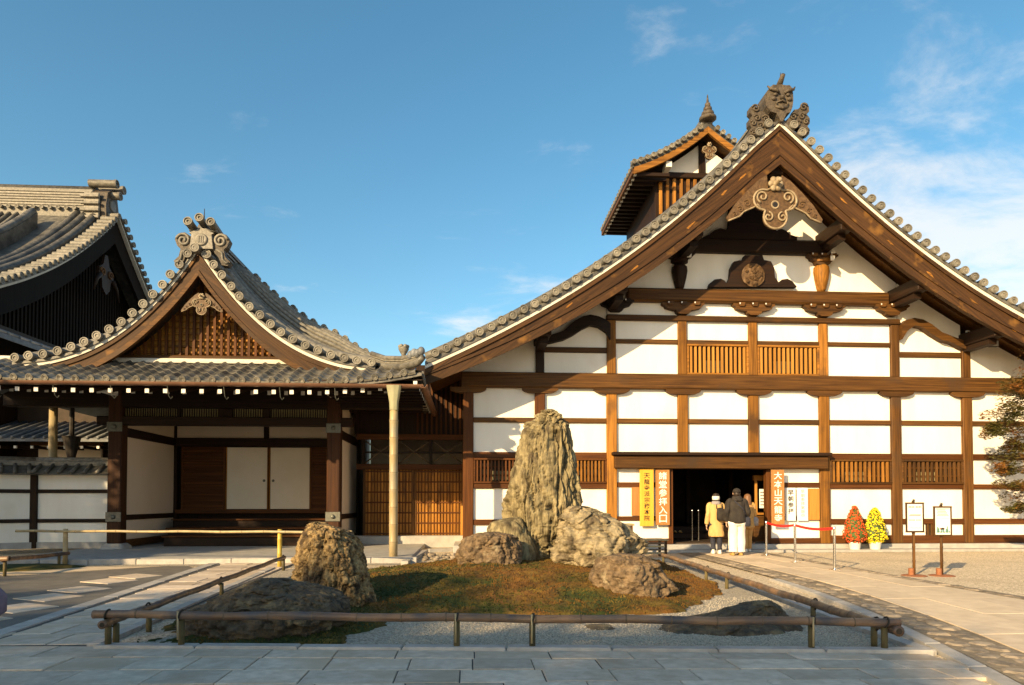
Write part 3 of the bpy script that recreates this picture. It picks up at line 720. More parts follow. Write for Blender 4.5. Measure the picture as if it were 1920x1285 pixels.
for i, (a, b_) in enumerate(((.30, .0), (.22, .16), (.15, .32), (.10, .46))):
    MB().lathe([(a*.8, 0), (a, .05), (a*.9, .13), (a*.5, .17)], (Xt, YT+.05, zr+.05+b_), 'z', 10).build('turret_finial', 'oni', tr, True)
MB().tube([(Xt, YT+.05, zr+.6), (Xt, YT+.05, zr+.95)], [.06, .015], 6).build('turret_spike', 'oni', tr, True)
# --- hall sides, back, plinth, interior
bx('side_wall', 'plaster_old', hall, PX[0]-.02, PX[0]+.12, YW+.21, 32, .2, ctop(PX[0])-.45, 0)
bx('side_wall', 'plaster_old', hall, PX[8]-.12, PX[8]+.02, YW+.21, 32, .2, ctop(PX[8])-.45, 0)
MB().strip(lin(PX[0], PX[8], 40), lambda x: ctop(x)-.45, lambda x: .2, 31.9, 32).build('back_wall', 'plaster_old', hall)
bx('plinth', 'stone_base', hall, PX[0]-.4, PX[8]+.6, YW-.28, 32.2, 0, .20, .015)
bx('plinth_edge', 'curb', hall, PX[0]+.5, PX[8]+.8, YW-.75, YW-.285, 0, .075, .01)
xa0, xa1 = at(1257, 940, YW).x, at(1440, 940, YW).x
a2, b5 = PX[2]+.146, PX[5]-.146
bx('lintel', 'brownx', hall, PX[2]+.05, PX[5]+.02, YW-.24, YW+.15, zl0, zl1, .02)
bx('lintel_cap', 'darkx', hall, PX[2]-.02, PX[5]+.08, YW-.34, YW+.12, zl1+.003, zl1+.09, .01)
zj1 = fz(905); zj0 = fz(914); zk_1 = fz(968); zk_0 = fz(976)
for (x0, x1) in ((a2, xa0), (xa1, b5)):
    panel(x0, x1, zj1+.001, zl0-.001); hb = bx('tie_beam', 'redx', hall, x0, x1, YW-.05, YW+.1, zj0, zj1, .01)
    panel(x0, x1, zk_1+.001, zj0-.001); bx('tie_beam', 'redx', hall, x0, x1, YW-.05, YW+.1, zk_0, zk_1, .01)
    panel(x0, x1, .36, zk_0-.001); bx('ground_sill', 'redx', hall, x0, x1, YW-.07, YW+.1, .201, .36, .01)
for x in (xa0, xa1): bx('door_jamb', 'redz', hall, x-.06, x+.06, YW-.06, YW+.16, .21, zl0, .01)
bx('wall_plaque', 'sign_brown', hall, at(1184,940,YW).x, at(1199,940,YW).x, YW-.04, YW-.001, fz(967), fz(913), .004)
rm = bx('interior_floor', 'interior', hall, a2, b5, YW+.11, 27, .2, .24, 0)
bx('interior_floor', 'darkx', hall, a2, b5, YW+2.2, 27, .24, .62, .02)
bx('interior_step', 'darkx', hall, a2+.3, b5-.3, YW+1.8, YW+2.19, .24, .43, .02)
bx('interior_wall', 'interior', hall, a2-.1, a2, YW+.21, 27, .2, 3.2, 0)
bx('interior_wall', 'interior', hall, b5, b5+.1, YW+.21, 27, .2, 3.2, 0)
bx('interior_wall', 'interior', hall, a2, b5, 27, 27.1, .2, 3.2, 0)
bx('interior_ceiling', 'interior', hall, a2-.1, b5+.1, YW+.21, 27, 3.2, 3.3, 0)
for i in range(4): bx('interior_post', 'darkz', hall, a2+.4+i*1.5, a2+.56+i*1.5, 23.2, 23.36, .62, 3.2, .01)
# vent grille low in the wall behind the stands
vx0, vx1 = at(1735,1000,YW).x, at(1780,1000,YW).x
v = bx('vent', 'interior', hall, vx0, vx1, YW-.012, YW-.002, .37, .78, 0)
for i in range(6):
    X = vx0+(vx1-vx0)*(i+.5)/6; bx('vent_slat', 'brownz', v, X-.03, X+.03, YW-.05, YW-.013, .37, .78, .005)
# ================================================================== small entrance hall on the left
YG, YE, YP, YK = 17.3, 16.0, 19.0, 22.4        # verge, eave, front posts, back wall
XG = -6.73
XP0, XP1 = at(220, 900, YP).x, at(627, 900, YP).x
ent = thing('entrance_hall', 'small tiled entrance hall with orange gable lattice and pale sliding doors in shade', 'building', (XG, YP, 0))
_p = [(45,672),(75,667),(105,661),(155,650),(200,632),(240,602),(277,571),(310,536),(339,499),(355,478),(372,455),(388,478),(403,498),(435,537),(470,573),(507,606),(550,633),(595,655),(642,675),(668,679),(694,681)]
cg = fit([(abs(at(a, b, YG).x-XG), at(a, b, YG).z) for a, b in _p])
UG = 4.36
def gtop(x):
    u = abs(x-XG)
    if u > 3.6: return cg(3.6)+(cg(4.3)-cg(3.6))/.7*(u-3.6)
    return cg(u)
xg = lin(XG-UG, XG, 30)+lin(XG, XG+UG, 30)[1:]
def rise(u): return float(np.interp(u, (0, .7, 1.5, 3.0, 4.0, 4.5), (.34, .85, 1.02, 1.02, .62, .40)))
def gs(x, Y):
    k = max(0, min(1, (Y-YG-.75)/1.5)); k = k*k*(3-2*k)
    return gtop(x)+rise(abs(x-XG))*k*.9
ysr = [YG+.08, YG+.7, YG+1.0, YG+1.3, YG+1.6, YG+1.9, YG+2.25, 25]
gv_ = [(x, y_, gs(x, y_)-dz) for dz in (.03, .17) for y_ in ysr for x in xg]; nxg = len(xg); nyr = len(ysr); gf_ = []
for q in range(2):
    o = q*nxg*nyr
    gf_ += [(o+j*nxg+i, o+j*nxg+i+1, o+(j+1)*nxg+i+1, o+(j+1)*nxg+i) for j in range(nyr-1) for i in range(nxg-1)]
gf_ += [(i, i+1, nxg*nyr+i+1, nxg*nyr+i) for i in range(nxg-1)]
gr = MB().add(gv_, gf_).build('gable_roof', 'tile', ent, 'auto')
MB().strip(xg, lambda x: gtop(x)-.172, lambda x: gtop(x)-.235, YG+.12, 24.8).build('soffit_board', 'brownx', gr)
MB().strip(xg, lambda x: gtop(x)-.09, lambda x: gtop(x)-.15, YG-.08, YG+.09).build('verge_course', 'tile', gr)
MB().strip(xg, lambda x: gtop(x)-.152, lambda x: gtop(x)-.235, YG-.04, YG+.115).build('verge_mortar', 'mortar', gr)
for sg in (-1, 1):
    for X, Z in arc(gtop, XG+sg*.22, XG+sg*UG, .335):
        inst('verge_tile', VT, gr, (X+random.uniform(-.012, .012), YG-.15+random.uniform(-.02, .02), Z+random.uniform(-.012, .012)), (random.uniform(-.05, .05), random.uniform(0, 6), random.uniform(-.05, .05)))
    P = [(x, 0, gtop(x)) for x in lin(XG+sg*.2, XG+sg*UG, 30)]
    for yy, rr, dz in ((YG+.46, .15, .10), (YG+.86, .16, .16)):
        MB().tube([(p[0], yy, gs(p[0], yy)+dz) for p in P], rr, 10).build('verge_roll', 'tile_face', gr, True)
    for j in range(8):
        MB().tube([(p[0], YG+1.08+j*.155, gs(p[0], YG+1.08+j*.155)+.045) for p in P[::2]], .062, 6).build('roof_roll', 'tile_face', gr, True)
    XS_ = sorted(p[0] for p in P)
    dr = lambda x: gtop(x)+rise(abs(x-XG))
    MB().strip(XS_, dr, lambda x: gtop(x)-.04, YG+2.3, YG+2.62).build('descending_ridge', 'tile', gr, 'auto')
    for q in range(3): MB().strip(XS_, lambda x: dr(x)-.10-.11*q, lambda x: dr(x)-.14-.11*q, YG+2.27, YG+2.299).build('ridge_course', 'tile_face', gr)
    for X, Z in arc(dr, XG+sg*.4, XG+sg*(UG-.1), .34):
        inst('ridge_knob', VTS, gr, (X, YG+2.22, Z+.02))
    for j in range(9):
        MB().tube([(p[0], YG+2.9+j*.5, gs(p[0], YG+3)+.03) for p in P[::3]], .075, 6).build('roof_roll', 'tile', gr, True)
    b = MB().strip(sorted(p[0] for p in P[:-3])+([XG] if sg < 0 else []) if sg < 0 else [XG]+[p[0] for p in P[:-3]], lambda x: gtop(x)-.24, lambda x: gtop(x)-.24-.50+.02*abs(x-XG)-(.10*max(0, 1-abs(x-XG))), YG, YG+.11).build('bargeboard', 'barge_left' if sg < 0 else 'barge_right', ent)
    XX = lin(XG, XG+sg*3.9, 26)
    bot = lambda x: gtop(x)-.24-.50+.02*abs(x-XG)-(.10*max(0, 1-abs(x-XG)))
    MB().strip(XX, lambda x: bot(x)+.12, lambda x: bot(x)-.02, YG-.04, YG-.002).build('lower_moulding', 'brownx', b)
    MB().strip(XX, lambda x: gtop(x)-.27, lambda x: gtop(x)-.36, YG-.035, YG-.002).build('upper_moulding', 'barge_left' if sg < 0 else 'barge_right', b)
ZR = gtop(XG)
MB().box(XG-.22, XG+.22, YG+.2, 25, ZR-.15, ZR+.38, .04).build('ridge', 'tile', gr)
MB().tube([(XG, YG+.2, ZR+.42), (XG, 25, ZR+.42)], .13, 10).build('ridge_cap', 'tile', gr, True)
for i in range(3):
    for sg in (-1, 1): bx('ridge_course', 'tile_face', gr, XG+sg*.22, XG+sg*.26, YG+.2, 25, ZR+.02+i*.11, ZR+.06+i*.11, 0)
# ridge-end ornament: crest block, three round tiles, side clouds
oc = at(382, 452, YG-.1); ox, oz = oc.x-.03, oc.z
orn = MB().prism([(ox-.28, oz-.22), (ox-.24, oz+.14), (ox-.30, oz+.17), (ox, oz+.30), (ox+.30, oz+.17), (ox+.24, oz+.14), (ox+.28, oz-.22)], YG-.18, YG+.25).build('ridge_end_tile', 'tile_face', ent)
MB().lathe([(.10, -.03), (.13, -.035), (.155, -.02), (.155, 0)], (ox, YG-.18, oz+.0), 'y', 18).build('crest_ring', 'tile_face', orn, True)
for dx in (-.05, 0, .05): bx('crest_bar', 'tile_face', orn, ox+dx-.012, ox+dx+.012, YG-.222, YG-.211, oz-.08, oz+.08, 0)
for dx, dz in ((-.27, .40), (0, .50), (.27, .40)):
    inst('round_tile', VT, orn, (ox+dx, YG-.34, oz+dz), (R_(-8), 0, 0), (1.0, 1.5, 1.0))
bx('tile_rest', 'tile', orn, ox-.34, ox+.34, YG-.1, YG+.3, oz+.24, oz+.33, .02)
inst('round_tile', VT, orn, (ox-.13, YG-.26, oz-.22), (0, 0, 0), (1.0, .6, 1.0))
for sg in (-1, 1):
    pl = [(.24, -.1), (.30, .12), (.42, .20), (.58, .16), (.66, .02), (.60, -.14), (.52, -.22), (.56, -.40), (.68, -.52), (.62, -.62), (.48, -.60), (.40, -.42), (.30, -.30)]
    MB().prism([(ox+sg*a, oz+b_) for a, b_ in pl], YG-.12, YG+.10).build('side_cloud', 'oni', orn)
    MB().tube(spiral(ox+sg*.45, oz+.0, .17, 1.6, .2, sg, YG-.13), .034, 6).build('cloud_scroll', 'tile_face', orn, True)
    MB().tube([(ox+sg*a, YG-.13, oz+b_) for a, b_ in ((.34, -.22), (.48, -.30), (.50, -.46), (.58, -.56), (.64, -.54))], .03, 6).build('cloud_scroll', 'tile_face', orn, True)
MB().tube([(ox, YG, oz+.55), (ox, YG, oz+.85)], [.015, .008], 5).build('spike', 'iron', orn)
# gable lattice
YLt = YG+.62
zlt0 = at(400, 668, YLt).z
lat = MB().strip(lin(XG-2.75, XG+2.75, 24), lambda x: max(zlt0+.02, gtop(x)-.45), lambda x: zlt0, YLt+.12, YLt+.16).build('gable_lattice', 'honeyz', ent)
nb = 31; x0_, x1_ = XG-2.6, XG+2.6
for i in range(nb):
    X = x0_+(x1_-x0_)*i/(nb-1); zt = gtop(X)-.5
    if zt > zlt0+.08: bx('slat', 'redz', lat, X-.036, X+.036, YLt, YLt+.06, zlt0, zt, .006)
for j in range(12):
    Z = zlt0+.10+j*.165
    hw = max([abs(x-XG) for x in lin(XG, XG+2.7, 60) if gtop(x)-.5 > Z] or [0])
    if hw > .2: bx('cross_slat', 'warmx', lat, XG-hw, XG+hw, YLt+.061, YLt+.115, Z-.028, Z+.028, .004)
bx('gable_sill', 'brownx', ent, XG-3.6, XG+3.6, YLt-.08, YLt+.2, zlt0-.20, zlt0-.001, .02)
pp = at(379, 572, YG-.1); pendant(ent, pp.x, pp.z, YG-.13, .40)
# ---- skirt roof in front: individual pantiles
ZE0, ZT0, YTk = 4.17, 4.93, 17.85
def upt(X):
    d = max(0, (X+4.0)/2.9); e = max(0, (-8.6-X)/4.0)
    return .30*d**2.4+.13*e**2
XEL, XER = -12.35, -1.12
slope = math.atan2(ZT0-ZE0, YTk-YE)
def sk(X, Y): return ZE0+(Y-YE)*math.tan(slope)+upt(X)*max(0, 1-(Y-YE)/2.2)
def pantile(eave):
    mb = MB(); w, ln = .335, .36; prof = []
    for i in range(11):
        t = i/10; x = -w/2+w*t
        z = .055*math.sin(min(1, t/.42)*math.pi) if t < .42 else -.03*math.sin((t-.42)/.58*math.pi)
        prof.append((x, z))
    vs = []
    for y, dz in ((0, .022), (ln, 0)):
        vs += [(x, y, z+dz) for x, z in prof]
    vs += [(x, 0, z-.012) for x, z in prof]
    n = len(prof)
    mb.add(vs, [(i, i+1, n+i+1, n+i) for i in range(n-1)]+[(2*n+i, 2*n+i+1, i+1, i) for i in range(n-1)])
    if eave:
        mb.lathe([(.030, .012), (.040, .004), (.052, .010), (.062, 0), (.078, 0), (.082, .03)], (-w/2+.07, -.02, .03), 'y', 12)
        mb.box(-w/2+.15, w/2, -.012, .0, -.05, .0)
    return mb.mesh('pantile_mesh' if not eave else 'eave_pantile_mesh', 'tile' if not eave else 'tile_face', 'auto')
PT, PTE = pantile(False), pantile(True)
skr = MB().strip(lin(XEL, XER, 30), lambda x: ZE0-.05+upt(x), lambda x: ZE0-.12+upt(x), YE+.02, YE+.10).build('skirt_roof', 'tile', ent)
gv = []; NX, NY = 30, 6
for j in range(NY+1):
    Y = YE+.03+(YTk-YE)*j/NY
    for i in range(NX+1):
        xr = XER-(Y-YE)*.72; X = XEL+(xr-XEL)*i/NX; gv.append((X, Y, sk(X, Y)-.05))
gf = [(j*(NX+1)+i, j*(NX+1)+i+1, (j+1)*(NX+1)+i+1, (j+1)*(NX+1)+i) for j in range(NY) for i in range(NX)]
MB().add(gv, gf).build('tile_bed', 'tile', skr)
course = .30
for j in range(7):
    Y = YE-.02+j*course*math.cos(slope)
    X = XEL+.2
    while X < XER-.1:
        if X < XER+.06-max(0, (Y-YE))*.72:
            dx = .05; tilt = -math.atan2(sk(X+dx, Y)-sk(X-dx, Y), 2*dx)
            inst('eave_pantile' if j == 0 else 'pantile', PTE if j == 0 else PT, skr, (X, Y, sk(X, Y)+random.uniform(-.004, .004)), (slope, tilt, random.uniform(-.012, .012)))
        X += .335
MB().tube([(x, YTk-.05, sk(x, YTk)+.05) for x in lin(XEL, XER-1.45, 12)], .06, 8).build('top_roll', 'mortar', skr, True)
bx('flashing_course', 'mortar', skr, XG-4.3, XG+4.3, YTk-.12, YTk+.02, ZT0-.02, ZT0+.05, .01)
# corner ridge, with its little finials
hp = [(XER-1.42, YTk, ZT0+.10), (XER-1.0, YTk-.55, 4.80), (XER-.5, YTk-1.2, 4.66), (XER-.1, YE+.12, 4.66), (XER+.04, YE-.06, 4.76)]
MB().tube(hp, [.10, .10, .10, .09, .07], 8).build('corner_ridge', 'tile', skr, True)
for q in range(2): MB().tube([(a+.01*q, b_, c_+.085+.06*q) for a, b_, c_ in hp[:4]], [.085-.02*q]*4, 6, flat=.4).build('corner_course', 'tile_face', skr, True)
MB().tube([(a, b_, c_+.21) for a, b_, c_ in hp[:4]], [.06]*4, 8).build('corner_ridge_cap', 'tile', skr, True)
fp = Vector(hp[2])
MB().lathe([(.07, 0), (.055, .10), (.09, .16), (.13, .24), (.11, .30), (.05, .33)], (fp.x+.02, fp.y, fp.z+.2), 'z', 10).build('corner_finial', 'tile_face', skr, True)
for q in range(6):
    a_ = q*math.pi/3; MB().ball((fp.x+.02+.09*math.cos(a_), fp.y+.09*math.sin(a_), fp.z+.50), .05, 7, 5).build('finial_petal', 'tile_face', skr, True)
for q in range(4): MB().ball((fp.x+.22+.09*q, fp.y-.35-.1*q, fp.z+.22+.03*(q % 2)), (.09, .09, .11), 8, 6).build('corner_knob', 'tile_blue', skr, True)
# side skirt on the right
sv = []
for j in range(10):
    Y = YE+.05+j*(24.6-YE)/9
    z_e = ZE0+upt(XER)*max(0, 1-(Y-YE)/3)
    sv += [(XER, Y, z_e), (XER-1.42, max(Y, YTk), ZT0)]
MB().add(sv+[(a, b_, c_-.08) for a, b_, c_ in sv], [(2*j, 2*j+1, 2*j+3, 2*j+2) for j in range(9)]+[(20+2*j, 20+2*j+2, 20+2*j+3, 20+2*j+1) for j in range(9)]+[(2*j, 2*j+2, 22+2*j, 20+2*j) for j in range(9)]).build('side_skirt', 'tile_blue', skr)
for j in range(26):
    inst('eave_tile', VTS, skr, (XER+.03, YE+.35+j*.32, ZE0+.0+upt(XER)*max(0, 1-(.35+j*.32)/3)), (0, 0, math.pi/2))
# eave boards, rafters with white tips, gutter
XW = XP1
for j in range(28):
    X = XEL+.15+j*.405
    up = upt(X)
    if X > XER-.1: continue
    za = 3.965+up*.9
    mb = MB(); y0, y1 = YE+.0, YP+.2; sl = (4.78-za)/(y1-y0)
    mb.add([(X-.04, y0, za-.09), (X+.04, y0, za-.09), (X+.04, y0, za), (X-.04, y0, za), (X-.04, y1, za-.09+sl*(y1-y0)), (X+.04, y1, za-.09+sl*(y1-y0)), (X+.04, y1, za+sl*(y1-y0)), (X-.04, y1, za+sl*(y1-y0))], [(0,1,2,3),(7,6,5,4),(0,4,5,1),(1,5,6,2),(2,6,7,3),(3,7,4,0)])
    r_ = mb.build('rafter', 'darky', ent)
    bx('rafter_tip', 'paint_white', r_, X-.045, X+.045, y0-.014, y0-.001, za-.095, za+.005, 0)
    zb = za+sl*1.05-.12
    bx('lower_rafter_tip', 'paint_white', r_, X-.045, X+.045, y0+1.05, y0+1.06, zb-.10, zb, 0)
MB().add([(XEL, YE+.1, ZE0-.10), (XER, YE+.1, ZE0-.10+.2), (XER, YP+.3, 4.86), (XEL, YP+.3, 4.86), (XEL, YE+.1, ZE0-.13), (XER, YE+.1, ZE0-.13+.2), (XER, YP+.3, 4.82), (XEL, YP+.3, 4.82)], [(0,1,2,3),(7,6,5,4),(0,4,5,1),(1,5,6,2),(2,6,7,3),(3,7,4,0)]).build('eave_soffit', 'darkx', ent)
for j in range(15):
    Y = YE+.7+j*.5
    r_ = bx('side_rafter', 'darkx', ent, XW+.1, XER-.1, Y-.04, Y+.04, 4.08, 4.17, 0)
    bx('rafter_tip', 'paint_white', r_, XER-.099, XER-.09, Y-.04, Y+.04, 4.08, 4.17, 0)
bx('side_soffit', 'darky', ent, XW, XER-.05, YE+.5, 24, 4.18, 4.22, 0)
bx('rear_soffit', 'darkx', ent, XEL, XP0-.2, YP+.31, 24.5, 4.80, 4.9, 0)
MB().add([(XEL, YE, ZE0+.1), (XEL+1.42, YTk, ZT0), (XEL+1.42, 24.6, ZT0), (XEL, 24.6, ZE0)], [(0, 1, 2, 3)]).build('left_skirt', 'tile_blue', skr)
# open half-round gutter
def gutter(p0, p1, r, axis):
    mb = MB(); n = 10; vs = []
    for P_ in (p0, p1):
        for rr in (r, r-.012):
            for k in range(n+1):
                th = math.pi+math.pi*k/n; a, b_ = rr*math.cos(th), rr*math.sin(th)
                vs.append((P_[0], P_[1]+a, P_[2]+b_) if axis == 'x' else (P_[0]+a, P_[1], P_[2]+b_))
    m_ = n+1; fs = []
    for k in range(n):
        fs += [(k, k+1, 2*m_+k+1, 2*m_+k), (m_+k, 3*m_+k, 3*m_+k+1, m_+k+1), (k, m_+k, m_+k+1, k+1), (2*m_+k, 2*m_+k+1, 3*m_+k+1, 3*m_+k)]
    fs += [(0, 2*m_, 3*m_, m_), (n, m_+n, 3*m_+n, 2*m_+n)]
    return mb.add(vs, fs)
gz = at(400, 722, YE-.1).z+.05
gut = gutter((XEL, YE-.1, gz), (XER+.05, YE-.1, gz), .085, 'x').build('gutter', 'copper', ent, 'auto')
gutter((XER+.05, YE-.18, gz), (XER+.05, 22.5, gz-.02), .085, 'y').build('side_gutter', 'copper', ent, 'auto')
for j in range(17):
    X = XEL+.5+j*1.25
    if X > XER: break
    MB().tube([(X, YE+.2, gz+.12), (X, YE-.1, gz-.09), (X, YE-.02, gz-.30), (X+.03, YE+.02, gz-.36), (X+.07, YE+.02, gz-.31)], .009, 5).build('gutter_hook', 'metal_cap', gut)
# hopper and bamboo rain pipe
hx = at(738, 900, YE-.12).x
MB().loft([(gz-.60, hx, YE-.12, .10, .10), (gz-.42, hx, YE-.12, .105, .105), (gz-.12, hx, YE-.12, .16, .12), (gz-.03, hx, YE-.12, .18, .13)], 12, 4).build('rain_hopper', 'copper_green', ent)
pipe = MB(); zs_ = []; z = .06; k = 0
joints = []
while z < gz-.62:
    joints.append(z); z += .40
prof = [(.097, .02)]
for z in joints[1:]: prof += [(.098, z-.03), (.106, z), (.096, z+.03)]
prof.append((.094, gz-.58))
bp = pipe.lathe(prof, (hx, YE-.12, 0), 'z', 14).build('rain_pipe', 'bamboo_pale', ent, True)
for z in joints[1:]: MB().lathe([(.100, -.010), (.108, 0), (.100, .010)], (hx, YE-.12, z), 'z', 14).build('bamboo_joint', 'bamboo_node', bp, True)
# ---- body of the entrance hall
ez = lambda py, px=420, Y=YP: at(px, py, Y).z
for X in (XP0, XP1):
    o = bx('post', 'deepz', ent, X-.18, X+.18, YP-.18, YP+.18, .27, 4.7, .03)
    MB().loft([(.10, X, YP, .34, .34), (.2, X, YP, .30, .30), (.27, X, YP, .22, .22)], 16, 5).build('base_stone', 'stone_base', ent)
    for zz_ in (ez(803), ez(969)):
        bx('nail_cover', 'metal_cap', o, X-.20, X+.20, YP-.20, YP-.181, zz_-.13, zz_+.13, .01)
        MB().lathe([(.02, -.05), (.05, -.04), (.06, 0)], (X, YP-.2, zz_), 'y', 10).build('nail_cap', 'metal_cap', o, True)
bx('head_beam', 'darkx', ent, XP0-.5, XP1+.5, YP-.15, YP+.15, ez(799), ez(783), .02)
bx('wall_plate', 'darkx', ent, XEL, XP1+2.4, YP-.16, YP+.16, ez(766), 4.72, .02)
for X in (XP0, XP1): bx('plate_tip', 'paint_white', ent, X-.09, X+.09, YP-.75, YP-.20, 4.22, 4.42, .01)
segs = [(232, 335), (340, 412), (437, 495), (507, 615)]
for a, b_ in segs:
    x0, x1 = at(a, 775, YP).x, at(b_, 775, YP).x
    t_ = bx('transom', 'reed', ent, x0, x1, YP+.02, YP+.05, ez(783), ez(767), 0)
    n = int((x1-x0)/.06)
    for i in range(n):
        X = x0+(x1-x0)*(i+.5)/n; bx('transom_bar', 'darkz', t_, X-.010, X+.010, YP-.02, YP+.015, ez(783), ez(767), 0)
for a, b_ in ((335, 340), (412, 437), (495, 507)):
    bx('transom_strut', 'darkz', ent, at(a, 775, YP).x, at(b_, 775, YP).x, YP-.08, YP+.1, ez(783), ez(767), .005)
kz = lambda py, px=470: at(px, py, YK).z
Zn0, Zn1 = kz(838), kz(822)
for X, s in ((XP0, 1), (XP1, 1)):
    zf0, zf1 = at(232, 817, YP).z, at(232, 800, YP).z
    bx('side_rail', 'darky', ent, X-.09, X+.09, YP+.18, YK, zf0, zf1, .01)
    bx('side_rail', 'darky', ent, X-.09, X+.09, YP+.18, YK, at(232, 976, YP).z, at(232, 966, YP).z, .01)
    bx('side_panel', 'plaster_old', ent, X-.04, X+.04, YP+.18, YK, at(232, 966, YP).z+.001, zf0-.001, 0)
    bx('side_panel', 'plaster_old', ent, X-.04, X+.04, YP+.18, YK, zf1+.001, 4.7, 0)
    bx('side_panel', 'plaster_old', ent, X-.04, X+.04, YP+.18, YK, .35, at(232, 976, YP).z-.001, 0)
    bx('side_sill', 'brownx', ent, X-.10, X+.10, YP+.18, YK, .15, .349, .01)
    bx('corner_post', 'darkz', ent, X-.13, X+.13, YK, YK+.26, .2, 4.7, .02)
bx('back_rail', 'darkx', ent, XP0+.13, XP1-.13, YK-.06, YK+.14, Zn0, Zn1, .01)
bx('back_panel', 'plaster_old', ent, XP0+.13, XP1-.13, YK+.02, YK+.1, Zn1+.001, 4.7, 0)
bx('back_strut', 'darkz', ent, at(500, 810, YK).x-.08, at(500, 810, YK).x+.08, YK-.04, YK+.019, Zn1, 4.7, .01)
dz0, dz1 = kz(957), kz(838)
xd = [at(p, 900, YK).x for p in (340, 422, 503, 582, 660)]
def shutters(x0, x1):
    s_ = bx('louvre_panel', 'redx', ent, x0, x1, YK+.05, YK+.09, dz0, dz1, 0)
    n = 22
    for i in range(n):
        Z = dz0+(dz1-dz0)*(i+.5)/n
        bx('louvre', 'redx', s_, x0+.05, x1-.05, YK+.0, YK+.048, Z-.032, Z+.025, .004)
    for x in (x0, x1-.05): bx('stile', 'redz', s_, x, x+.05, YK-.02, YK+.06, dz0, dz1, .005)
shutters(xd[0], xd[1]); shutters(xd[3], xd[4])
for i in (1, 2):
    d = bx('sliding_door', 'door_paper', ent, xd[i]+.05, xd[i+1]-.04, YK+.02+.03*(i-1), YK+.045+.03*(i-1), dz0+.04, dz1-.02, .004)
    for x in (xd[i]+.02, xd[i+1]-.04): bx('door_stile', 'warmz', d, x, x+.035, YK+.0+.03*(i-1), YK+.055+.03*(i-1), dz0+.03, dz1-.02, .004)
    hxx = xd[2]+(-.14 if i == 1 else .14)
    MB().lathe([(.02, -.004), (.035, -.006), (.045, 0)], (hxx, YK+.02+.03*(i-1), dz0+.95), 'y', 12).build('finger_pull', 'metal_cap', d, True)
bx('door_sill', 'redx', ent, XP0+.13, XP1-.13, YK-.10, YK+.12, dz0-.10, dz0+.03, .01)
for (y0, y1, z1, xm) in ((19.75, 20.6, .43, .55), (20.6, 21.4, .62, .30), (21.4, YK-.1, .86, .12)):
    bx('step', 'darkx', ent, XP0+xm+.35, XP1-.12, y0, YK-.1, .13, z1-.05, .01)
    bx('step_tread', 'redx', ent, XP0+xm+.30, XP1-.10, y0-.05, YK-.1, z1-.048, z1, .01)
bx('rear_body', 'darkz', ent, XP0-.1, XP1+.1, YK+.27, 25, .2, 4.9, 0)
bx('platform', 'stone_base', ent, XEL+2.0, XER-.2, 15.75, 22.3, 0, .13, .012)
for i in range(9):
    X = XEL+2.0+i*1.02
    bx('platform_edge', 'curb', ent, X, X+1.01, 15.50, 15.745, 0, .125+.004*(i % 3), .012)
# ================================================================== big hall far behind on the left
XH = -15.4
rear = thing('rear_hall', 'great tiled hall behind the entrance hall, its gable turned right', 'building', (XH, 30.7, 0))
fpts = [(222,398),(208,415),(190,430),(160,455),(120,480),(60,508),(0,525)]
_f = [atx(a, b_, XH) for a, b_ in fpts]; YR = _f[0].y
ch = fit([(YR-p.y, p.z) for p in _f]); LH = 10.5
def htop(y):
    v = abs(y-YR)
    return ch(v) if v < 7.4 else ch(7.4)+(ch(7.4)-ch(6.6))/.8*(v-7.4)
yh = lin(YR-LH, YR, 30)+lin(YR, YR+6, 18)[1:]
hr = MB().strip(yh, lambda y: htop(y)+.0, lambda y: htop(y)-.22, XH-.10, -40, 'x').build('roof', 'tile', rear, 'auto')
MB().strip(yh, lambda y: htop(y)-.06, lambda y: htop(y)-.16, XH+.10, XH-.11, 'x').build('verge_course', 'tile_face', hr)
MB().strip(yh, lambda y: htop(y)-.162, lambda y: htop(y)-.26, XH+.04, XH-.12, 'x').build('verge_mortar', 'mortar', hr)
VTL = disc_tile(.125, .62, 'long_verge_tile_mesh')
for y1 in (YR-LH, YR+6):
    sgn = 1 if y1 > YR else -1
    for Y, Z in arc(htop, YR+sgn*.3, y1, .36): inst('verge_tile', VTL, hr, (XH+.20, Y, Z+.02), (0, 0, math.pi/2))
for dx, rr, dz in ((.75, .16, .10), (1.15, .16, .12), (1.55, .15, .10)):
    MB().tube([(XH-dx, y, htop(y)+dz) for y in lin(YR-LH, YR-.1, 26)], rr, 8).build('verge_roll', 'tile', hr, True)
yk_ = lin(YR-LH, YR-1.3, 22)
MB().strip(yk_, lambda y: htop(y)+.62, lambda y: htop(y)-.05, XH-2.6, XH-3.0, 'x').build('descending_ridge', 'tile', hr, 'auto')
MB().tube([(XH-2.8, y, htop(y)+.66) for y in yk_], .17, 8).build('descending_cap', 'tile', hr, True)
for j in range(34):
    X = XH-3.4-j*.32
    MB().tube([(X, y, htop(y)+.03) for y in lin(YR-LH, YR-.3, 14)], .085, 6).build('roof_roll', 'tile', hr, True)
z_r = htop(YR)
bx('ridge', 'tile_face', rear, -40, XH-.9, YR-.35, YR+.35, z_r-.4, z_r+.86, .03)
for i in range(7): bx('ridge_course', 'tile_face', rear, -40, XH-.95, YR-.39, YR-.351, z_r+.0+i*.115, z_r+.05+i*.115+.01*(i % 2), 0)
MB().tube([(XH-.9, YR, z_r+.92), (-40, YR, z_r+.92)], .20, 8).build('ridge_cap', 'tile_face', rear, True)
for j in range(30): inst('ridge_tile', VTS, hr, (XH-1.6-j*.34, YR-.50, z_r-.02))
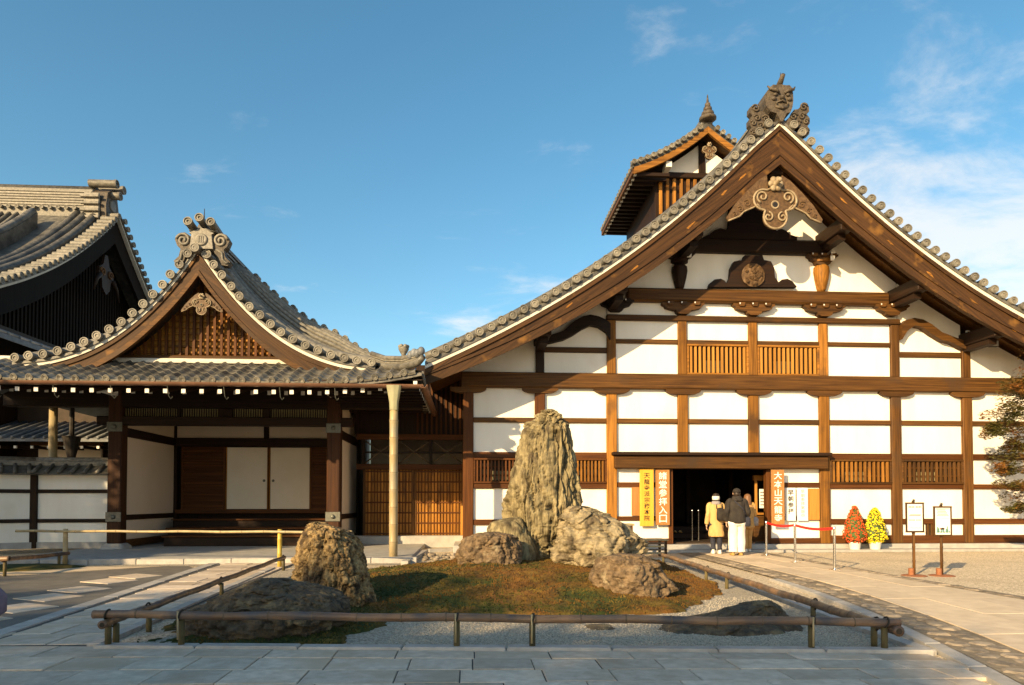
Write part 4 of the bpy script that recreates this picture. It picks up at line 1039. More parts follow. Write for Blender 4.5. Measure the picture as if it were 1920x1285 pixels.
orn2 = MB().prism([(YR-.5, z_r-.5), (YR-.55, z_r+.1), (YR-.4, z_r+.7), (YR, z_r+1.0), (YR+.4, z_r+.7), (YR+.55, z_r+.1), (YR+.5, z_r-.5)], XH-.9, XH-.25, 'x').build('ridge_end_tile', 'oni', rear)
bx('ridge_end_step', 'tile_face', orn2, XH-1.15, XH-.5, YR-.62, YR-.52, z_r-.9, z_r+.6, .03)
for q in range(5): bx('step_ledge', 'tile_face', orn2, XH-1.25, XH-.45, YR-.74, YR-.62, z_r-.85+q*.3, z_r-.72+q*.3, .03)
for dy, dz in ((-.3, 1.12), (.3, 1.12), (.0, .72)):
    inst('round_tile', VTL, orn2, (XH+.10, YR+dy, z_r+dz), (0, R_(6), math.pi/2), (1.5, 1.9, 1.5))
MB().lathe([(.10, .03), (.2, .035), (.26, .02), (.26, 0)], (XH-.25, YR, z_r+.25), 'x', 16).build('crest_ring', 'tile_face', orn2, True)
for y1, nn in ((YR-LH, 30), (YR+6, 18)):
    ys = lin(YR, y1, nn)
    MB().strip(ys, lambda y: htop(y)-.27, lambda y: htop(y)-.27-.95-.15*max(0, 1-abs(y-YR)/1.5), XH-.25, XH-.12, 'x').build('bargeboard', 'shaded_wood', rear)
gw = MB().strip(lin(YR-8.5, YR+5.5, 30), lambda y: max(7.3, htop(y)-.3), lambda y: 7.25, XH-1.2, XH-1.1, 'x').build('gable_wall', 'shaded_wood', rear)
for j in range(60):
    Y = YR-7.5+j*.22
    if htop(Y)-.5 > 7.5: bx('gable_slat', 'shaded_wood', gw, XH-1.099, XH-1.04, Y-.05, Y+.05, 7.3, htop(Y)-.5, 0)
# pendant carving seen edge-on
gq = atx(196, 512, XH-.1)
g_ = MB().prism([(gq.y+a, gq.z+b_) for a, b_ in ((-.1, .75), (.1, .75), (.25, .3), (.55, .1), (.6, -.2), (.35, -.35), (.3, -.7), (0, -.95), (-.3, -.7), (-.35, -.35), (-.6, -.2), (-.55, .1), (-.25, .3))], XH-.12, XH-.02, 'x').build('gable_pendant', 'darkz', rear)
for sg in (-1, 1):
    MB().tube([Vector((XH+.0, gq.y+p.x*sg, gq.z+p.z)) for p in spiral(.3, -.05, .2, 1.3, 0, 1, 0)], .045, 6).build('scroll', 'brownz', g_, True)
    MB().tube([(XH, gq.y+sg*.5, gq.z-.2), (XH, gq.y+sg*.8, gq.z-.5), (XH, gq.y+sg*1.0, gq.z-1.0)], [.1, .08, .04], 6).build('pendant_tail', 'darkz', g_, True)
MB().add([(XH-1.1, 16, 7.3), (XH+2.4, 16, 6.1), (XH+2.4, 38, 6.1), (XH-1.1, 38, 7.3), (XH-1.1, 16, 7.15), (XH+2.4, 16, 5.95), (XH+2.4, 38, 5.95), (XH-1.1, 38, 7.15)], [(0,1,2,3),(7,6,5,4),(0,4,5,1),(1,5,6,2),(2,6,7,3),(3,7,4,0)]).build('skirt_roof', 'tile_blue', rear)
for j in range(36):
    Y = 17+j*.5; MB().tube([(XH-1.1, Y, 7.33), (XH+2.4, Y, 6.13)], .07, 6).build('skirt_roll', 'tile_blue', rear, True)
MB().tube([(XH-1.0, 16, 7.42), (XH-1.0, 38, 7.42)], .12, 8).build('skirt_top_roll', 'tile', rear, True)
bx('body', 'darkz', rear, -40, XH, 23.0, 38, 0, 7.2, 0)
# corridor roof and wall seen under the eave
cor = thing('side_corridor', 'dim corridor with a low dark tiled roof beyond the boundary wall', 'building', (-12.5, 23, 0))
cz = at(100, 822, 22).z; cz2 = at(100, 792, 24).z
MB().add([(-22, 22, cz), (-9.9, 22, cz), (-9.9, 24.2, cz2), (-22, 24.2, cz2), (-22, 22, cz-.1), (-9.9, 22, cz-.1), (-9.9, 24.2, cz2-.1), (-22, 24.2, cz2-.1)], [(0,1,2,3),(7,6,5,4),(0,4,5,1),(1,5,6,2),(2,6,7,3),(3,7,4,0)]).build('roof', 'tile_blue', cor)
for j in range(36): MB().tube([(-9.95-j*.32, 21.98, cz+.02), (-9.95-j*.32, 24.2, cz2+.02)], .06, 6).build('roof_roll', 'tile_blue', cor, True)
for j in range(24):
    bx('rafter_tip', 'paint_white', cor, -10.2-j*.5, -10.12-j*.5, 22.2, 22.25, cz-.30, cz-.22, 0)
    bx('rafter', 'darky', cor, -10.2-j*.5, -10.12-j*.5, 22.251, 23.3, cz-.29, cz-.2, 0)
bx('wall', 'plaster_old', cor, at(72,850,23.2).x, at(190,850,23.2).x, 23.2, 23.3, .2, at(100,836,23.2).z, 0)
bx('wall_rail', 'brownx', cor, at(60,850,23.2).x, at(195,850,23.2).x, 23.1, 23.2, at(100,836,23.2).z, at(100,829,23.2).z, .01)
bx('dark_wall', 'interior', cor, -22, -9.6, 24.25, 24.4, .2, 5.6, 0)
pc = at(99, 850, 20.4)
tag(MB().lathe([(.12, .13), (.115, 1.5), (.11, 4.3)], (pc.x, 20.4, 0), 'z', 14).build('round_column', 'bamboo_pale', None, True), 'pale round column standing behind the boundary wall', 'column')
hx2 = at(134, 845, 21)
hp_ = thing('rain_chain_hopper', 'dark tapered rain hopper hanging behind the boundary wall', 'drainpipe', (hx2.x, 21, 0))
MB().loft([(.0, hx2.x, 21, .05, .05), (hx2.z-.35, hx2.x, 21, .07, .07), (hx2.z+.35, hx2.x, 21, .22, .2), (hx2.z+.42, hx2.x, 21, .24, .22)], 10, 3).build('hopper', 'iron', hp_)
MB().tube([(hx2.x, 21, hx2.z+.4), (hx2.x, 21, hx2.z+1.3)], .07, 8).build('pipe', 'iron', hp_)
# ================================================================== gate between the halls
YGt = 21.0
gate = thing('lattice_gate', 'brown wooden lattice double gate set back between the two halls', 'gate', (at(775, 1000, YGt).x, YGt, 0))
gx = [at(p, 940, YGt).x for p in (681, 776, 870)]
gz0, gz1 = at(775, 1004, YGt).z, at(775, 881, YGt).z
for i in (0, 1):
    d = bx('door_leaf', 'redz', gate, gx[i]+.01, gx[i+1]-.01, YGt+.0+.05*i, YGt+.03+.05*i, gz0, gz1, 0)
    n = 15
    for q in range(n):
        X = gx[i]+.05+(gx[i+1]-gx[i]-.1)*(q+.5)/n
        bx('slat', 'warmz', d, X-.034, X+.034, YGt-.035+.05*i, YGt-.002+.05*i, gz0, gz1, .006)
    for q in range(7):
        Z = gz0+.06+(gz1-gz0-.12)*q/6
        bx('rail', 'redx', d, gx[i]+.02, gx[i+1]-.02, YGt-.055+.05*i, YGt-.036+.05*i, Z-.022, Z+.022, .003)
    for x in (gx[i]+.0, gx[i+1]-.07): bx('stile', 'brownz', d, x, x+.07, YGt-.06+.05*i, YGt+.035+.05*i, gz0, gz1, .006)
bx('gate_head', 'redx', gate, gx[0]-.2, gx[2]+.25, YGt-.12, YGt+.12, gz1, gz1+.17, .012)
zg2, zg3 = at(775, 825, YGt).z, at(775, 815, YGt).z
bx('upper_beam', 'redx', gate, gx[0]-.2, gx[2]+.25, YGt-.1, YGt+.1, zg2, zg3, .01)
for q in range(4):
    X = gx[0]+(gx[2]-gx[0])*q/3
    bx('upper_post', 'darkz', gate, X-.05, X+.05, YGt-.05, YGt+.05, gz1+.17, zg2, .006)
    if q < 3:
        X2 = gx[0]+(gx[2]-gx[0])*(q+1)/3
        for a, b_ in ((gz1+.2, zg2-.03), (zg2-.03, gz1+.2)):
            MB().tube([(X+.05, YGt, a), (X2-.05, YGt, b_)], .022, 6).build('brace', 'bamboo_node', gate, True)
bx('upper_rail', 'darkx', gate, gx[0], gx[2], YGt-.02, YGt+.02, (gz1+zg2)/2+.04, (gz1+zg2)/2+.10, 0)
bx('boarded_wall', 'darkz', gate, gx[0]-.3, gx[2]+.3, YGt+.11, YGt+.16, zg3, 5.6, 0)
for q in range(22):
    X = gx[1]+.1+q*.145
    if X < gx[2]+.2: bx('wall_batten', 'redz', gate, X-.03, X+.03, YGt+.06, YGt+.109, zg3, 5.2, .004)
bx('threshold', 'stone_base', gate, gx[0]-.3, gx[2]+.3, YGt-.45, YGt+.2, .0, gz0, .02)
bx('back_wall', 'plaster_old', gate, gx[0]-.3, gx[2]+.3, 24.5, 24.6, 0, 6.2, 0)
bx('passage_ceiling', 'darkx', gate, gx[0]-.3, gx[2]+.3, YGt+.17, 24.5, 3.6, 3.7, 0)
bx('sunlit_strip', 'honeyz', gate, gx[2]-.10, gx[2]+.08, YGt-.14, YGt-.061, gz0, gz0+.9, .01)  # band of sunlight low on the gate's right side, put in as honey-coloured wood
# ================================================================== plaster boundary wall on the left
YQ = 19.2
bw = thing('boundary_wall', 'low white plaster boundary wall with timber rails and tiled coping', 'wall', (-11.5, YQ, 0))
q0, q1, q2 = at(66, 1018, YQ).x, at(209, 1018, YQ).x, at(0, 1018, YQ).x
def wall_seg(A, B, dz=0.0):
    # straight run from A to B (x,y), z bands from the picture
    A, B = Vector((*A, 0)), Vector((*B, 0)); d = (B-A); ln = d.length; ang = math.atan2(d.y, d.x)
    mtx = Matrix.Translation(A) @ Matrix.Rotation(ang, 4, 'Z')
    zz_ = [0.13, .30, at(140,980,YQ).z, at(140,973,YQ).z, at(140,925,YQ).z, at(140,918,YQ).z, at(140,890,YQ).z]
    for (a, b_, m_, t) in ((zz_[0], zz_[1], 'stone_base', .10), (zz_[1], zz_[2], 'plaster', .06), (zz_[2], zz_[3], 'darkx', .10), (zz_[3], zz_[4], 'plaster', .06), (zz_[4], zz_[5], 'darkx', .10), (zz_[5], zz_[6], 'plaster', .06)):
        nm = {'stone_base': 'footing', 'plaster': 'plaster_panel', 'darkx': 'rail'}[m_]
        MB().box(0, ln, -t, t, a, b_-.001).xf(mtx).build(nm, m_, bw)
    z0 = zz_[6]
    MB().add([(-.1, -.42, z0), (ln+.1, -.42, z0), (ln+.1, 0, z0+.26), (-.1, 0, z0+.26), (ln+.1, .42, z0), (-.1, .42, z0), (-.1, 0, z0-.03), (ln+.1, 0, z0-.03)], [(0,1,2,3),(3,2,4,5),(0,6,7,1),(5,4,7,6),(0,3,5,6),(1,7,4,2)]).xf(mtx).build('coping', 'tile', bw)
    n = int(ln/.30)
    for i in range(n):
        X = ln*(i+.5)/n
        MB().tube([mtx @ Vector((X, -.44, z0+.03)), mtx @ Vector((X, -.04, z0+.28))], .05, 6).build('coping_tile', 'tile', bw, True)
    MB().box(-.12, ln+.12, -.10, .10, z0+.22, z0+.36, .02).xf(mtx).build('coping_ridge', 'tile_face', bw)
    MB().tube([mtx @ Vector((-.12, 0, z0+.39)), mtx @ Vector((ln+.12, 0, z0+.39))], .075, 8).build('coping_cap', 'tile_face', bw, True)
wall_seg((q0, YQ), (q1-.02, YQ))
wall_seg((q0-4.2, YQ-2.6), (q0, YQ))
bx('wall_post', 'darkz', bw, q0-.09, q0+.09, YQ-.13, YQ+.13, .13, at(140,890,YQ).z, .01)
# ================================================================== ground
g = struct(MB().add([(-400, -300, 0), (400, -300, 0), (400, 600, 0), (-400, 600, 0)], [(0, 1, 2, 3)]).build('ground', 'gravel'))
def slab_mb(P, z0, z1, c=.012):
    # convex quad P (list of (x,y)) as a chamfered slab
    cx = sum(p[0] for p in P)/len(P); cy = sum(p[1] for p in P)/len(P)
    n = len(P); ins = []
    for x, y in P:
        d = math.hypot(x-cx, y-cy); k = max(0, (d-c*1.4)/d); ins.append((cx+(x-cx)*k, cy+(y-cy)*k))
    vs = [(x, y, z0) for x, y in P]+[(x, y, z1-c) for x, y in P]+[(x, y, z1) for x, y in ins]
    fs = [(i, (i+1)%n, n+(i+1)%n, n+i) for i in range(n)]+[(n+i, n+(i+1)%n, 2*n+(i+1)%n, 2*n+i) for i in range(n)]+[tuple(2*n+i for i in range(n))]
    return MB().add(vs, fs)
def sheet(name, P, z, m): return struct(MB().add([(x, y, z) for x, y in P], [tuple(range(len(P)))]).build(name, m))
rg = random.Random(11)
def exl(y): return 6.10-.020*max(0, 16-y)-.038*max(0, 12-y)**1.75
# front pavement: rows of granite slabs
pv = sheet('front_pavement', [(-9.5, 3.2), (3.1, 3.2), (4.15, 6.02), (-3.5, 6.72), (-9.5, 7.2)], .019, 'joint')
rows = [(3.3, 3.85), (3.86, 4.38), (4.39, 4.87), (4.88, 5.33), (5.34, 5.80), (5.81, 6.27), (6.28, 6.74)]
for (y0, y1) in rows:
    x = -9.4+rg.uniform(0, .5)
    yd = .0
    while x < 4.6:
        w_ = rg.uniform(.50, .74)
        xr = min(x+w_, 4.95-(y0-3.2)*.27, exl(y0)-.80)
        def yl(xx, yy): return yy+(-.088*(xx+3.5) if xx > -3.5 else -.03*(xx+3.5))*max(0, (yy-4.6)/1.9)   # the front rows run along the kerb
        if xr-x > .15:
            j = .005
            P = [(x+j, yl(x, y0)+j), (xr-j, yl(xr, y0)+j), (xr-j, yl(xr, y1)-j), (x+j, yl(x, y1)-j)]
            slab_mb(P, .004, .030+rg.uniform(-.004, .005), .005).build('paving_slab', 'slab', pv)
        x += w_
# left path of slabs beside the bed
lp = sheet('side_path', [(-9.5, 7.21), (-3.52, 6.76), (-3.85, 15.3), (-5.5, 15.3), (-4.78, 7.6), (-6, 7.6), (-9.5, 7.6)], .020, 'joint')
y = 6.85; k = 0
while y < 15.2:
    h_ = rg.uniform(.42, .60)
    x0 = -4.70-.085*(y-7.3); x1 = -3.62-.03*(y-6.8)
    xm = x0+(x1-x0)*(rg.uniform(.35, .65))
    for a, b_ in ((x0, xm), (xm, x1)):
        slab_mb([(a+.012, y+.006), (b_-.006, y+.006), (b_-.006, y+h_-.006), (a+.006, y+h_-.006)], .005, .031+rg.uniform(-.004, .004), .005).build('paving_slab', 'slab', lp)
    y += h_; k += 1
for i in range(5):
    x = -9.3+i*.92
    slab_mb([(x+.01, 6.83-.03*(x+3.5)*.0+.1), (x+.90, 6.93), (x+.90, 7.5), (x+.01, 7.5)], .005, .030+rg.uniform(-.003, .003)).build('paving_slab', 'slab', lp)
# long kerb between the slab path and the dark paving
kb = MB(); 
for i in range(9):
    ya, yb_ = 7.3+i*.95, 7.3+(i+1)*.95-.012
    fx = lambda yy: -4.73-.094*(yy-7.24)
    slab_mb([(fx(ya)-.22, ya), (fx(ya)-.02, ya), (fx(yb_)-.02, yb_), (fx(yb_)-.22, yb_)], .0, .036).build('kerb_stone', 'curb', lp)
# dark paving with pale diamond stones
dk = sheet('dark_paving', [(-13, 7.25), (-4.95, 7.25), (-5.65, 14.6), (-6.2, 15.3), (-8.2, 13.6), (-13, 10.6)], .008, 'paver_dark')
for px_, py_ in ((36, 1142), (92, 1122), (150, 1107), (205, 1091), (255, 1082), (-60, 1165), (-130, 1195)):
    c_ = gp(px_, py_); s_ = .42
    slab_mb([(c_.x-s_*1.05, c_.y-.1), (c_.x+.2, c_.y-s_*1.05), (c_.x+s_*1.05, c_.y+.1), (c_.x-.2, c_.y+s_*1.05)], .008, .018, .005).build('diamond_stone', 'slab', dk)
sd = sheet('sand_strip', [(-14, 10.9), (-8.3, 13.75), (-6.2, 15.35), (-5.4, 15.48), (-12, 15.48), (-14, 14.5)], .006, 'slab_path')
gw_ = sheet('drain_gravel', [(-13, 15.1), (-1.2, 15.1), (-1.2, 15.5), (-13, 15.5)], .010, 'gravel_bed')
# entrance path on the right
ep = struct(MB().strip(lin(3.0, 18.0, 24), lambda y: .010, lambda y: .001, 0, 0, 'x').build('path_bed', 'joint')) if False else None
vs = []; ys_ = lin(3.2, 18.0, 30)
for y in ys_: vs += [(exl(y)-.55, y, .022), (7.95+.02*max(0, 12-y)**1.3, y, .022)]
ep = struct(MB().add(vs, [(2*i, 2*i+1, 2*i+3, 2*i+2) for i in range(len(ys_)-1)]).build('entrance_path', 'soil'))
y = 3.3
while y < 17.9:
    h_ = rg.uniform(.85, 1.35); y2 = min(y+h_, 17.98)
    a0, a1 = exl(y)+.02, exl(y2)+.02; b0, b1 = 7.62+.02*max(0, 12-y)**1.3, 7.62+.02*max(0, 12-y2)**1.3
    n = 3
    for i in range(n):
        j = .003
        P = [(a0+(b0-a0)*i/n+j, y+j), (a0+(b0-a0)*(i+1)/n-j, y+j), (a1+(b1-a1)*(i+1)/n-j, y2-j), (a1+(b1-a1)*i/n+j, y2-j)]
        sh = rg.uniform(-.0, .0)
        slab_mb(P, .006, .032+rg.uniform(-.003, .003), .004).build('path_slab', 'slab_path', ep)
    y = y2
# rough cobbles along both edges
def cobble(P, z0, z1, par, nm='cobble'):
    n = len(P); cx = sum(p[0] for p in P)/n; cy = sum(p[1] for p in P)/n
    mid = [(cx+(x-cx)*.93, cy+(y-cy)*.93) for x, y in P]; top = [(cx+(x-cx)*.72, cy+(y-cy)*.72) for x, y in P]
    vs = [(x, y, z0) for x, y in P]+[(x, y, z0+(z1-z0)*.65) for x, y in mid]+[(x, y, z1) for x, y in top]
    fs = [(r*n+i, r*n+(i+1)%n, (r+1)*n+(i+1)%n, (r+1)*n+i) for r in range(2) for i in range(n)]+[tuple(2*n+i for i in range(n))]
    return MB().add(vs, fs).build(nm, 'cobble', par)
def blob(cx, cy, rx, ry):
    n = rg.choice((6, 7, 8)); a0 = rg.uniform(0, 6)
    return [(cx+rx*rg.uniform(.8, 1.08)*math.cos(a0+2*math.pi*i/n), cy+ry*rg.uniform(.8, 1.08)*math.sin(a0+2*math.pi*i/n)) for i in range(n)]
y = 3.6; 
while y < 16.5:
    st = .22+.006*y
    for q in (-.40, -.14):
        cobble(blob(exl(y)+q+rg.uniform(-.03, .03), y+rg.uniform(-.03, .03), .125, st*.52), .004, .038+rg.uniform(-.008, .006), ep)
    y += st
y = 6.5
while y < 16.5:
    cobble(blob(7.79+.02*max(0, 12-y)**1.3, y, .12, .16), .004, .038+rg.uniform(-.006, .008), ep); y += .31
# stone edging of the path next to the gravel
for i in range(9):
    ya, yb_ = 3.6+i*.9, 3.6+(i+1)*.9-.012
    slab_mb([(exl(ya)-.76, ya), (exl(ya)-.60, ya), (exl(yb_)-.60, yb_), (exl(yb_)-.76, yb_)], 0, .045).build('edge_stone', 'curb', ep)
# ================================================================== garden bed
BL0, BR0 = (-3.46, 6.74), (4.10, 6.04); BL1, BR1 = (-3.9, 14.2), (4.62, 15.6)
bed = sheet('garden_gravel', [BL0, BR0, BR1, BL1], .012, 'gravel_bed')
def kerb_run(A, B, n, wd, z1, nm='kerb_stone', m='curb'):
    A, B = Vector((*A, 0)), Vector((*B, 0)); d = (B-A)/n; nn = Vector((-d.y, d.x, 0)).normalized()*wd
    for i in range(n):
        a, b_ = A+d*i+d*.008, A+d*(i+1)-d*.008
        slab_mb([(a.x, a.y), (b_.x, b_.y), (b_.x+nn.x, b_.y+nn.y), (a.x+nn.x, a.y+nn.y)], 0, z1+rg.uniform(-.004, .004), .012).build(nm, m, bed)
kerb_run((-3.5, 6.62), (4.18, 5.93), 8, .13, .060)
kerb_run((4.22, 5.95), (4.85, 15.7), 9, .13, .055)
kerb_run((-3.50, 6.75), (-3.96, 14.3), 8, -.0+.12, .05)
# moss mound (height field inside an outline)
mo = [gp(*p) for p in ((695,1078),(760,1062),(850,1052),(1010,1043),(1235,1052),(1352,1098),(1370,1112),(1335,1128),(1310,1150),(1190,1158),(1050,1162),(900,1160),(760,1166),(700,1185),(640,1215),(430,1221),(205,1219),(330,1165),(440,1110),(545,1078))]
mo = [(p.x, p.y) for p in mo]
mo[0] = (mo[0][0], mo[0][1]+.6)
def inside(x, y, P):
    r = False; j = len(P)-1
    for i in range(len(P)):
        if (P[i][1] > y) != (P[j][1] > y) and x < (P[j][0]-P[i][0])*(y-P[i][1])/(P[j][1]-P[i][1])+P[i][0]: r = not r
        j = i
    return r
def edist(x, y, P):
    b = 1e9
    for i in range(len(P)):
        x0, y0 = P[i]; x1, y1 = P[(i+1)%len(P)]; dx, dy = x1-x0, y1-y0
        t = max(0, min(1, ((x-x0)*dx+(y-y0)*dy)/(dx*dx+dy*dy))); b = min(b, math.hypot(x-x0-t*dx, y-y0-t*dy))
    return b
def mound(x, y):
    if not inside(x, y, mo): return 0.0
    d = max(0, edist(x, y, mo)+.16*(noise.noise(Vector((x*2.6, y*2.6, 9)))-.25)+.06*noise.noise(Vector((x*9, y*9, 4))))
    if d <= 0: return 0.0
    h = .36*(1-math.exp(-(d/2.1)**1.6))+.05*min(1, d/.12)
    if x < -1.5: h *= max(.35, 1-(-1.5-x)*.35)
    return h+.05*min(1, d/.4)*noise.noise(Vector((x*1.1, y*1.1, 0)))+.022*min(1, d/.2)*noise.noise(Vector((x*4.5, y*4.5, 2)))+.03*min(1, d/.15)*noise.noise(Vector((x*11, y*11, 5)))
nx_, ny_ = 230, 250; x0_, x1_, y0_, y1_ = -3.6, 4.6, 6.3, 15.6
gridz = {}; vs = []; idx = {}
for j in range(ny_+1):
    for i in range(nx_+1):
        x, y = x0_+(x1_-x0_)*i/nx_, y0_+(y1_-y0_)*j/ny_
        x += .03*noise.noise(Vector((x*5, y*5, 7))); h = mound(x, y)
        idx[(i, j)] = len(vs); vs.append((x, y, h if h > .02 else -.05))
fs = [(idx[(i, j)], idx[(i+1, j)], idx[(i+1, j+1)], idx[(i, j+1)]) for j in range(ny_) for i in range(nx_) if max(vs[idx[(a, b_)]][2] for a, b_ in ((i, j), (i+1, j), (i+1, j+1), (i, j+1))) > 0]
ms = tag(MB().add(vs, fs).build('moss', 'moss', None, True), 'orange and green moss covering the garden mound', 'moss', kind='stuff')
# short moss shoots
sv = []; sf = []; cnt = 0; r3 = random.Random(5)
while cnt < 52000:
    y = 6.4+(14.8-6.4)*r3.random()**1.35; x = r3.uniform(-3.5, 4.4)
    h = mound(x, y)
    if h < .03: continue
    a_ = r3.uniform(0, 6.28); hh = r3.uniform(.008, .022); w_ = .006+.0008*y; o = len(sv)
    lx, ly = r3.uniform(-.012, .012), r3.uniform(-.012, .012)
    sv += [(x-w_*math.cos(a_), y-w_*math.sin(a_), h-.004), (x+w_*math.cos(a_), y+w_*math.sin(a_), h-.004), (x+lx, y+ly, h+hh)]
    sf.append((o, o+1, o+2)); cnt += 1
me = bpy.data.meshes.new('moss_shoots'); me.from_pydata(sv, [], sf); me.materials.append(M['moss'])
o_ = link('moss_shoots', me, ms); o_['kind'] = 'stuff'
# loose pebbles in the bed
pbv = []; pbf = []; cnt = 0
while cnt < 9000:
    y = 6.1+3.6*r3.random()**1.8; x = r3.uniform(-.8, 4.3)
    if x > 4.05+.06*(y-6) or y < 6.74-.0926*(x+3.46)+.03 or mound(x, y) > .0: continue
    r = r3.uniform(.006, .014); o = len(pbv); z = .012
    pbv += [(x+r, y, z), (x, y+r*.8, z), (x-r, y, z), (x, y-r*.8, z), (x+r3.uniform(-.3, .3)*r, y, z+r*r3.uniform(.6, 1.1))]
    pbf += [(o, o+1, o+4), (o+1, o+2, o+4), (o+2, o+3, o+4), (o+3, o, o+4)]; cnt += 1
me = bpy.data.meshes.new('pebbles'); me.from_pydata(pbv, [], pbf); me.materials.append(M['pebble'])
tag(link('pebbles', me), 'loose grey pebbles scattered over the gravel of the garden bed', 'gravel', kind='stuff')
# ================================================================== rocks
def rock(name, label, rows_, Y, dep, m, seed, amp=.10, stri=(1, 1, 1), sc=1.6, N_=110, K=90, sink=.25, pw=2.4, ridge=.5, group=None, lean=0.0, cuts=0, lump=.6, facet=0.0):
    P = [(at((a+b_)/2, py, Y), abs(at(b_, py, Y).x-at(a, py, Y).x)/2) for py, a, b_ in rows_]
    zs = [p.z for p, r in P]; cxs = [p.x for p, r in P]; hw = [r for p, r in P]
    zs.append(min(zs[-1]-sink, -.15)); cxs.append(cxs[-1]); hw.append(hw[-1]*1.0)
    zs = np.array(zs[::-1]); cxs = np.array(cxs[::-1]); hw = np.array(hw[::-1])
    wmax = hw.max(); base = thing(name, label, 'rock', (float(cxs[0]), Y, 0), group)
    base_z = zs[0]; top_z = zs[-1]; vs = []
    off = Vector((seed*7.3, seed*3.1, seed*5.7)); rp = random.Random(seed); zc_ = (max(0, base_z)+top_z)/2; hz_ = (top_z-zc_); xc_ = float(cxs.mean())
    planes = []
    for q in range(cuts):
        nv = Vector((rp.uniform(-1, 1), rp.uniform(-1, .35), rp.uniform(-.4, .5))).normalized()
        planes.append((nv, math.sqrt((nv.x*wmax)**2+(nv.y*dep)**2+(nv.z*hz_)**2)*rp.uniform(.88, 1.0)))
    for k in range(K+1):
        t = k/K; z = base_z+(top_z-base_z)*(1-(1-t)**1.35)
        c_ = float(np.interp(z, zs, cxs)); h = float(np.interp(z, zs, hw))
        d = dep*(h/wmax)**.75
        if k == K: h *= .35; d *= .35
        for i in range(N_):
            th = 2*math.pi*i/N_; ct_, st_ = math.cos(th), math.sin(th); e = 2/pw
            x = c_+h*math.copysign(abs(ct_)**e, ct_); y = Y+lean*(z)+d*math.copysign(abs(st_)**e, st_)
            q = Vector((x*stri[0], y*stri[1], z*stri[2]))*sc+off
            n0 = noise.fractal(q, 1, 2.1, 5)
            rdg = 1-abs(noise.noise(q*2.3+Vector((n0*.6, n0*.6, 0))))*2
            rd2 = 1-abs(noise.noise(q*5.1))*2
            vr = noise.voronoi(q*1.4)[0]; cell = (vr[1]-vr[0])
            f1 = 0.0
            if facet:
                for fs_, fa_ in ((1.0, .62), (2.3, .34), (4.6, .14)):
                    dd_, pp_ = noise.voronoi(q*fs_/sc*1.5+Vector((n0, n0, n0))*.12); p0 = pp_[0]
                    hn = Vector((noise.cell(p0*9.1), noise.cell(p0*9.1+Vector((3, 1, 7))), noise.cell(p0*9.1+Vector((8, 5, 2)))))
                    f1 += fa_*((hn.x)*.55+(q*fs_/sc*1.5-p0).dot(hn)*.9-.45*max(0, 1-(dd_[1]-dd_[0])*9))
            w1 = abs(noise.noise(q*1.7+Vector((n0, n0, n0))*.5)); w2 = abs(noise.noise(q*4.2+Vector((5, 1, 2)))); w3 = abs(noise.noise(q*9.5))
            gr_ = -max(0, 1-w1*7)**1.5*.85-max(0, 1-w2*5)**1.5*.42-max(0, 1-w3*4)*.16
            dsp = amp*(facet*f1+n0*lump+ridge*(gr_+.25*(rdg-.4)+.12*(rd2-.4))-.30*max(0, 1-cell*5))
            pq = Vector((x-xc_, y-Y, z-zc_))
            for pn, pd_ in planes:
                ex = pq.dot(pn)-pd_
                if ex > 0: pq = pq-pn*ex*.9
            x, y, z_ = pq.x+xc_, pq.y+Y, pq.z+zc_
            nv = Vector((ct_/max(h, .1), st_/max(d, .1), .15)).normalized()
            ed = 1.0
            vs.append((x+nv.x*dsp*ed, y+nv.y*dsp, z_+nv.z*dsp*.5+(.3*amp*n0 if k > K*.8 else 0)))
    fs = [(k*N_+i, k*N_+(i+1)%N_, (k+1)*N_+(i+1)%N_, (k+1)*N_+i) for k in range(K) for i in range(N_)]+[tuple(K*N_+i for i in range(N_))]
    return MB().add(vs, fs).build('stone', m, base, True)
rock('standing_stone', 'tall upright stone with vertical furrows at the centre of the garden', [(768,1022,1036),(771,1014,1043),(778,1004,1053),(786,998,1058),(798,988,1074),(808,984,1078),(829,980,1078),(856,975,1080),(891,967,1082),(918,961,1087),(945,949,1091),(966,945,1090),(1000,948,1080),(1034,960,1070),(1052,962,1068)], 12.8, .62, 'rock_tall', 3, .125, (1, 1, .12), 3.3, 250, 270, ridge=1.1, pw=3.2, lump=.4, cuts=5, facet=.8)
rock('garden_rock', 'small pointed rock leaning at the left foot of the tall stone', [(969,968,978),(974,944,982),(981,918,986),(993,912,992),(1014,913,1000),(1038,918,1010),(1055,920,1012)], 12.35, .42, 'rock_tall', 5, .08, (1, 1, .7), 2.2, 80, 50)
rock('garden_rock', 'rounded brown rock low in front and left of the tall stone', [(999,902,943),(1003,886,962),(1008,876,972),(1024,860,979),(1041,853,982),(1062,856,980),(1075,858,978)], 11.7, .50, 'rock_brown', 7, .075, (1, 1, .7), 3.4, 160, 110, ridge=.6, cuts=6, lump=.3, facet=1.2)
rock('garden_rock', 'broad pale slanting rock at the right foot of the tall stone', [(949,1078,1094),(954,1070,1112),(960,1063,1126),(973,1050,1158),(987,1046,1176),(1000,1046,1186),(1014,1040,1212),(1031,1038,1229),(1050,1040,1231),(1066,1042,1230)], 12.1, .75, 'rock_pale', 11, .10, (1, 1, 1), 1.7, 170, 110, ridge=.5, cuts=26, lump=.15, facet=1.6)
